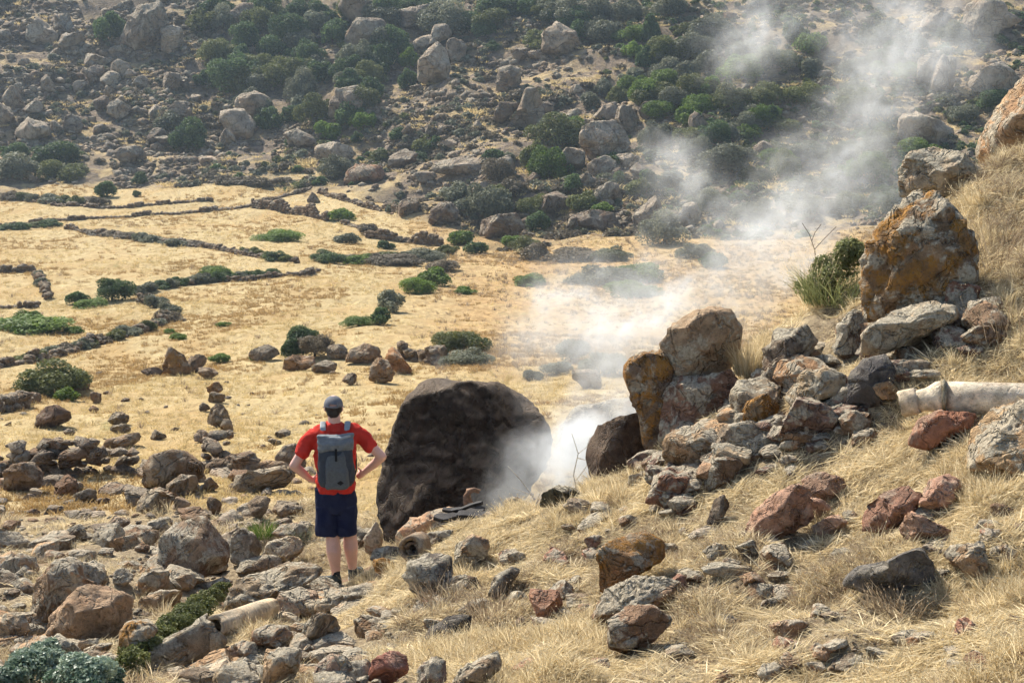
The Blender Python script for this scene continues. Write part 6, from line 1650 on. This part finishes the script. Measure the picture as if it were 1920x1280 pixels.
def dead_branch(label, lines, mat='deadwood', name='dead_branch', r0=0.012, cat='branch'):
    base = lines[0][0]
    root = empty(name, base); tag(root, label, cat)
    for i, ln in enumerate(lines):
        V, F = [], []
        P_ = [p - base for p in ln]
        tube(V, F, P_, [max(0.003, r0 * (1 - 0.75 * k / (len(P_) - 1)) * (1 if i == 0 else 0.65)) for k in range(len(P_))], 6)
        link('twig' if i else 'stem', mesh_np('twig', np.array(V), np.array(F)), M[mat], root)
    return root
dead_branch('long pale dead branch leaning out of the steam', [[pt(1012, 955, 15.3), pt(996, 925, 15.4), pt(975, 898, 15.5), pt(952, 873, 15.6)], [pt(998, 928, 15.4), pt(980, 921, 15.4), pt(962, 914, 15.45)], [pt(1004, 940, 15.35), pt(985, 932, 15.3), pt(968, 926, 15.3)], [pt(1006, 942, 15.35), pt(1012, 925, 15.4), pt(1010, 912, 15.4)]])
dead_branch('tangle of pale dead twigs in the steam beside the dark block', [[pt(1082, 925, 15.2), pt(1075, 890, 15.3), pt(1084, 850, 15.4), pt(1072, 812, 15.5)], [pt(1080, 900, 15.25), pt(1096, 880, 15.3), pt(1105, 862, 15.3)], [pt(1082, 858, 15.38), pt(1098, 862, 15.4), pt(1106, 850, 15.4)], [pt(1084, 850, 15.4), pt(1100, 838, 15.4), pt(1106, 820, 15.45)]], r0=0.010)
dead_branch('thin bare twig rising above the green broom on the ridge', [[pt(1530, 505, 15.3), pt(1528, 470, 15.3), pt(1518, 440, 15.3), pt(1504, 418, 15.3)], [pt(1527, 468, 15.3), pt(1545, 448, 15.3), pt(1568, 425, 15.3)], [pt(1522, 452, 15.3), pt(1528, 436, 15.3), pt(1540, 420, 15.3)]], 'bark', r0=0.005)

# ------------------------------------------------------------------ plants close by
def near_shrub(label, blobs, mat, leaf, nl, name='shrub', Y=None):
    root = None
    for i, (px, py, w_, h_) in enumerate(blobs):
        Yb = Y or hitY(px, py + h_ * 0.45); Yc = Yb + 0.15 * w_ / FPX * Yb
        c = pt(px, py, Yc)
        if root is None:
            root = empty(name, (c.x, c.y, ground(c.x, c.y))); tag(root, label, 'shrub')
        W_, H_ = w_ / FPX * Yc, h_ / FPX * Yc
        me = crown_mesh('foliage', 300 + i + len(label), nl, leaf / (W_ * 0.5), 9, mat, drop=0.5)
        o = link('foliage', me, parent=root, loc=c - root.location); o.scale = (W_ * 0.56, W_ * 0.5, H_ * 0.58)
        t_ = link('stem', trunks[i % 3], parent=root, loc=c - root.location); t_.scale = (W_ * 0.25, W_ * 0.25, H_ * 0.6)
    return root
near_shrub('leafy silvery green shrub in the bottom left corner', [(55, 1255, 150, 110), (155, 1262, 150, 100), (95, 1222, 100, 80), (10, 1275, 110, 90), (200, 1272, 80, 70)], 'leaf_silver', 0.014, 4200)
near_shrub('creeping dark green shrub along the cement pipe', [(248, 1232, 80, 70), (272, 1212, 90, 70), (298, 1192, 90, 75), (322, 1172, 95, 75), (348, 1155, 90, 70), (374, 1138, 85, 65), (398, 1118, 70, 55), (416, 1102, 45, 40), (310, 1200, 70, 50), (360, 1165, 60, 45)], 'leaf_olive', 0.010, 2400)
near_shrub('small green seedling bush at the right edge below the tan boulder', [(1908, 850, 50, 60)], 'leaf_bright', 0.03, 160)
def blade_plant(label, px, py, Y, h, n, spread, lean, mat, name, cat, seed, heads=0.0, width=0.003, curl=0.25):
    c = pt(px, py, Y); zg = min(c.z, ground(c.x, c.y) + 0.05)
    me = tuft('blades', seed, n, h, spread, lean, width, mat, curl, heads)
    root = empty(name, (c.x, c.y, zg)); tag(root, label, cat)
    link('blades', me, parent=root)
    return root
blade_plant('green broom bush on the ridge left of the big orange-lichened boulder', 1562, 565, 14.75, 0.40, 420, 0.28, 0.8, 'leaf_broom', 'broom_bush', 'bush', 61, 0.0, 0.0032, 0.5)
near_shrub('soft yellow-green leafy shrub growing inside the green broom', [(1562, 505, 120, 105), (1590, 470, 80, 80), (1535, 530, 80, 70)], 'leaf_broom', 0.012, 3200, Y=14.9)
blade_plant('pale flowering stalks on the left of the green broom', 1528, 560, 15.0, 0.55, 160, 0.12, 0.5, 'straw', 'stalk_clump', 'plant', 62, 0.7)
blade_plant('fresh green grass tuft between the boulders left of the man', 492, 1000, 17.8, 0.22, 260, 0.14, 0.6, 'leaf_bright', 'grass_tuft', 'grass', 63)
blade_plant('green-grey grass tuft beside the man\'s shorts', 562, 985, 17.6, 0.22, 160, 0.12, 0.6, 'leaf_grey', 'grass_tuft', 'grass', 64)
blade_plant('yellow-green grass clump right of the upright pale rock', 1405, 690, 14.0, 0.38, 420, 0.13, 0.45, 'straw', 'grass_tuft', 'grass', 65)
blade_plant('tall dry stalks at the right edge beside the orange-lichened boulder', 1868, 500, 13.6, 0.62, 150, 0.35, 0.55, 'straw_brown', 'stalk_clump', 'plant', 66, 0.25)
blade_plant('tall straw stalks at the right edge above the white pipe', 1905, 640, 12.4, 0.5, 140, 0.35, 0.6, 'straw_brown', 'stalk_clump', 'plant', 67, 0.3)
blade_plant('dark dry weed clump in front of the dark blue-grey boulder', 830, 1135, 11.9, 0.26, 260, 0.18, 0.7, 'straw_brown', 'weed_clump', 'weed', 68, 0.2)
blade_plant('brown weed clump left of the brick-red rock', 935, 1165, 10.9, 0.26, 300, 0.20, 0.7, 'straw_brown', 'weed_clump', 'weed', 69, 0.3)
blade_plant('brown weed clump under the blue-grey angular rock', 1690, 1135, 9.3, 0.18, 300, 0.22, 0.9, 'straw_brown', 'weed_clump', 'weed', 70, 0.3)

# ------------------------------------------------------------------ steam
STEAM = [  # photo x, y, distance, radius px, strength
    (925, 935, 16.0, 50, 0.9), (985, 905, 16.2, 74, 1.9), (1050, 875, 16.4, 80, 2.2), (1088, 825, 16.7, 72, 1.6), (1130, 770, 17.2, 66, 1.1), (1160, 715, 17.8, 62, 0.8),
    (1150, 650, 18.5, 85, 0.9), (1085, 600, 19, 95, 0.58), (1005, 620, 19.3, 85, 0.45), (1070, 545, 19.3, 75, 0.55), (1180, 590, 18.8, 95, 0.62), (1260, 575, 18.8, 90, 0.6), (1340, 545, 19, 85, 0.52),
    (1420, 505, 19.2, 85, 0.8), (1490, 440, 19.5, 85, 0.7), (1400, 430, 19.5, 80, 0.35), (1330, 400, 19.8, 80, 0.3), (1265, 330, 20, 75, 0.55), (1300, 290, 20, 60, 0.3), (1545, 360, 19.8, 90, 0.5), (1480, 340, 20, 80, 0.3),
    (1590, 270, 20, 95, 0.42), (1620, 180, 20.3, 100, 0.36), (1680, 120, 20.5, 105, 0.32), (1740, 40, 20.8, 120, 0.30), (1600, 60, 20.8, 95, 0.2), (1790, 100, 20.8, 90, 0.2), (1420, 60, 21, 75, 0.34), (1370, 110, 21, 70, 0.22), (1440, 20, 21, 80, 0.26), (1640, 330, 19.5, 70, 0.4), (1240, 470, 19.6, 70, 0.18), (820, 712, 17.4, 36, 0.22), (890, 722, 17.3, 36, 0.2), (970, 770, 17.0, 55, 0.3)]
def steam_object():
    ng = bpy.data.node_groups.new('steam', 'GeometryNodeTree')
    ng.interface.new_socket('Geometry', in_out='INPUT', socket_type='NodeSocketGeometry')
    ng.interface.new_socket('Geometry', in_out='OUTPUT', socket_type='NodeSocketGeometry')
    b = NB(ng)
    gi, go = ng.nodes.new('NodeGroupInput'), ng.nodes.new('NodeGroupOutput')
    pos = b.n('GeometryNodeInputPosition')
    # turbulent warp
    wn_ = b.n('ShaderNodeTexNoise', {'Vector': pos.outputs[0], 'Scale': 1.3, 'Detail': 4.0, 'Roughness': 0.6})
    wv = b.n('ShaderNodeVectorMath', {0: wn_.outputs[1], 1: (0.5, 0.5, 0.5)}, operation='SUBTRACT')
    ws = b.n('ShaderNodeVectorMath', {0: wv.outputs[0], 3: 1.5}, operation='SCALE')
    wp_ = b.n('ShaderNodeVectorMath', {0: pos.outputs[0], 1: ws.outputs[0]}, operation='ADD')
    tot = None
    lo, hi = Vector((1e9,) * 3), Vector((-1e9,) * 3)
    for px, py, Y, rp, st in STEAM:
        c = pt(px, py, Y); R_ = rp / FPX * Y * 1.55
        d = b.n('ShaderNodeVectorMath', {0: wp_.outputs[0], 1: c[:]}, operation='DISTANCE')
        mr = b.n('ShaderNodeMapRange', {0: d.outputs['Value'], 1: R_, 2: 0.0, 3: 0.0, 4: st}, interpolation_type='SMOOTHSTEP')
        tot = mr.outputs[0] if tot is None else b.math('ADD', tot, mr.outputs[0])
        for k in range(3):
            lo[k] = min(lo[k], c[k] - R_ - 0.45); hi[k] = max(hi[k], c[k] + R_ + 0.45)
    # streaky billows
    mp_ = b.n('ShaderNodeVectorRotate', {'Vector': wp_.outputs[0]}, rotation_type='Y_AXIS'); mp_.inputs['Angle'].default_value = math.radians(45)
    ms = b.n('ShaderNodeVectorMath', {0: mp_.outputs[0], 1: (1.0, 1.2, 1.9)}, operation='MULTIPLY')
    nz = b.n('ShaderNodeTexNoise', {'Vector': ms.outputs[0], 'Scale': 1.9, 'Detail': 7.0, 'Roughness': 0.66, 'Distortion': 0.7})
    k = b.ramp(nz.outputs[0], 0.40, 0.70)
    k = b.math('POWER', k, 1.8)
    dens = b.math('MULTIPLY', tot, b.math('ADD', b.math('MULTIPLY', k, 2.4), 0.19))
    dens = b.math('MAXIMUM', b.math('SUBTRACT', b.math('MULTIPLY', dens, STEAM_DENSITY), 0.02), 0.0)
    vox = 0.045
    vc = b.n('GeometryNodeVolumeCube', {'Density': dens, 'Min': lo[:], 'Max': hi[:]})
    for nm, a in (('X', 0), ('Y', 1), ('Z', 2)):
        vc.inputs['Resolution ' + nm].default_value = max(8, int((hi[a] - lo[a]) / vox))
    sm_ = b.n('GeometryNodeSetMaterial', {0: vc.outputs[0]}); sm_.inputs['Material'].default_value = M['steam']
    ng.links.new(sm_.outputs[0], go.inputs[0])
    vol = bpy.data.volumes.new('steam_plume')
    vol.materials.append(M['steam'])
    o = link('steam_plume', vol)
    md = o.modifiers.new('steam', 'NODES'); md.node_group = ng
    tag(o, 'white steam rising from the vent and drifting up to the right', 'steam', kind='stuff')
    return o
STEAM_DENSITY = 1.45
m, nt, out = new_mat('steam'); b = NB(nt)
pv = b.n('ShaderNodeVolumePrincipled')
pv.inputs['Color'].default_value = (0.93, 0.97, 1.0, 1); pv.inputs['Anisotropy'].default_value = 0.45; pv.inputs['Density'].default_value = 1.0
nt.links.new(pv.outputs[0], out.inputs['Volume'])
M['steam'] = m
steam_object()

# ------------------------------------------------------------------ thin haze in the air
HAZE = 0.0003
m, nt, out = new_mat('haze_air'); b = NB(nt)
pv = b.n('ShaderNodeVolumePrincipled')
pv.inputs['Color'].default_value = (0.62, 0.80, 1.0, 1); pv.inputs['Anisotropy'].default_value = 0.3; pv.inputs['Density'].default_value = HAZE
nt.links.new(pv.outputs[0], out.inputs['Volume'])
zlo, zhi = float(ZG.min()) - 1.5, float(ZG.max()) + 8.0
bm = bmesh.new()
bmesh.ops.create_cube(bm, size=1.0)
for v in bm.verts:
    v.co = ((v.co.x) * 620, 203 + v.co.y * 450, (zlo + zhi) / 2 + v.co.z * (zhi - zlo))
me = bpy.data.meshes.new('haze'); bm.to_mesh(me); bm.free()
hz = link('haze', me, m); tag(hz, 'thin bluish haze in the air over the valley', 'haze', kind='stuff')
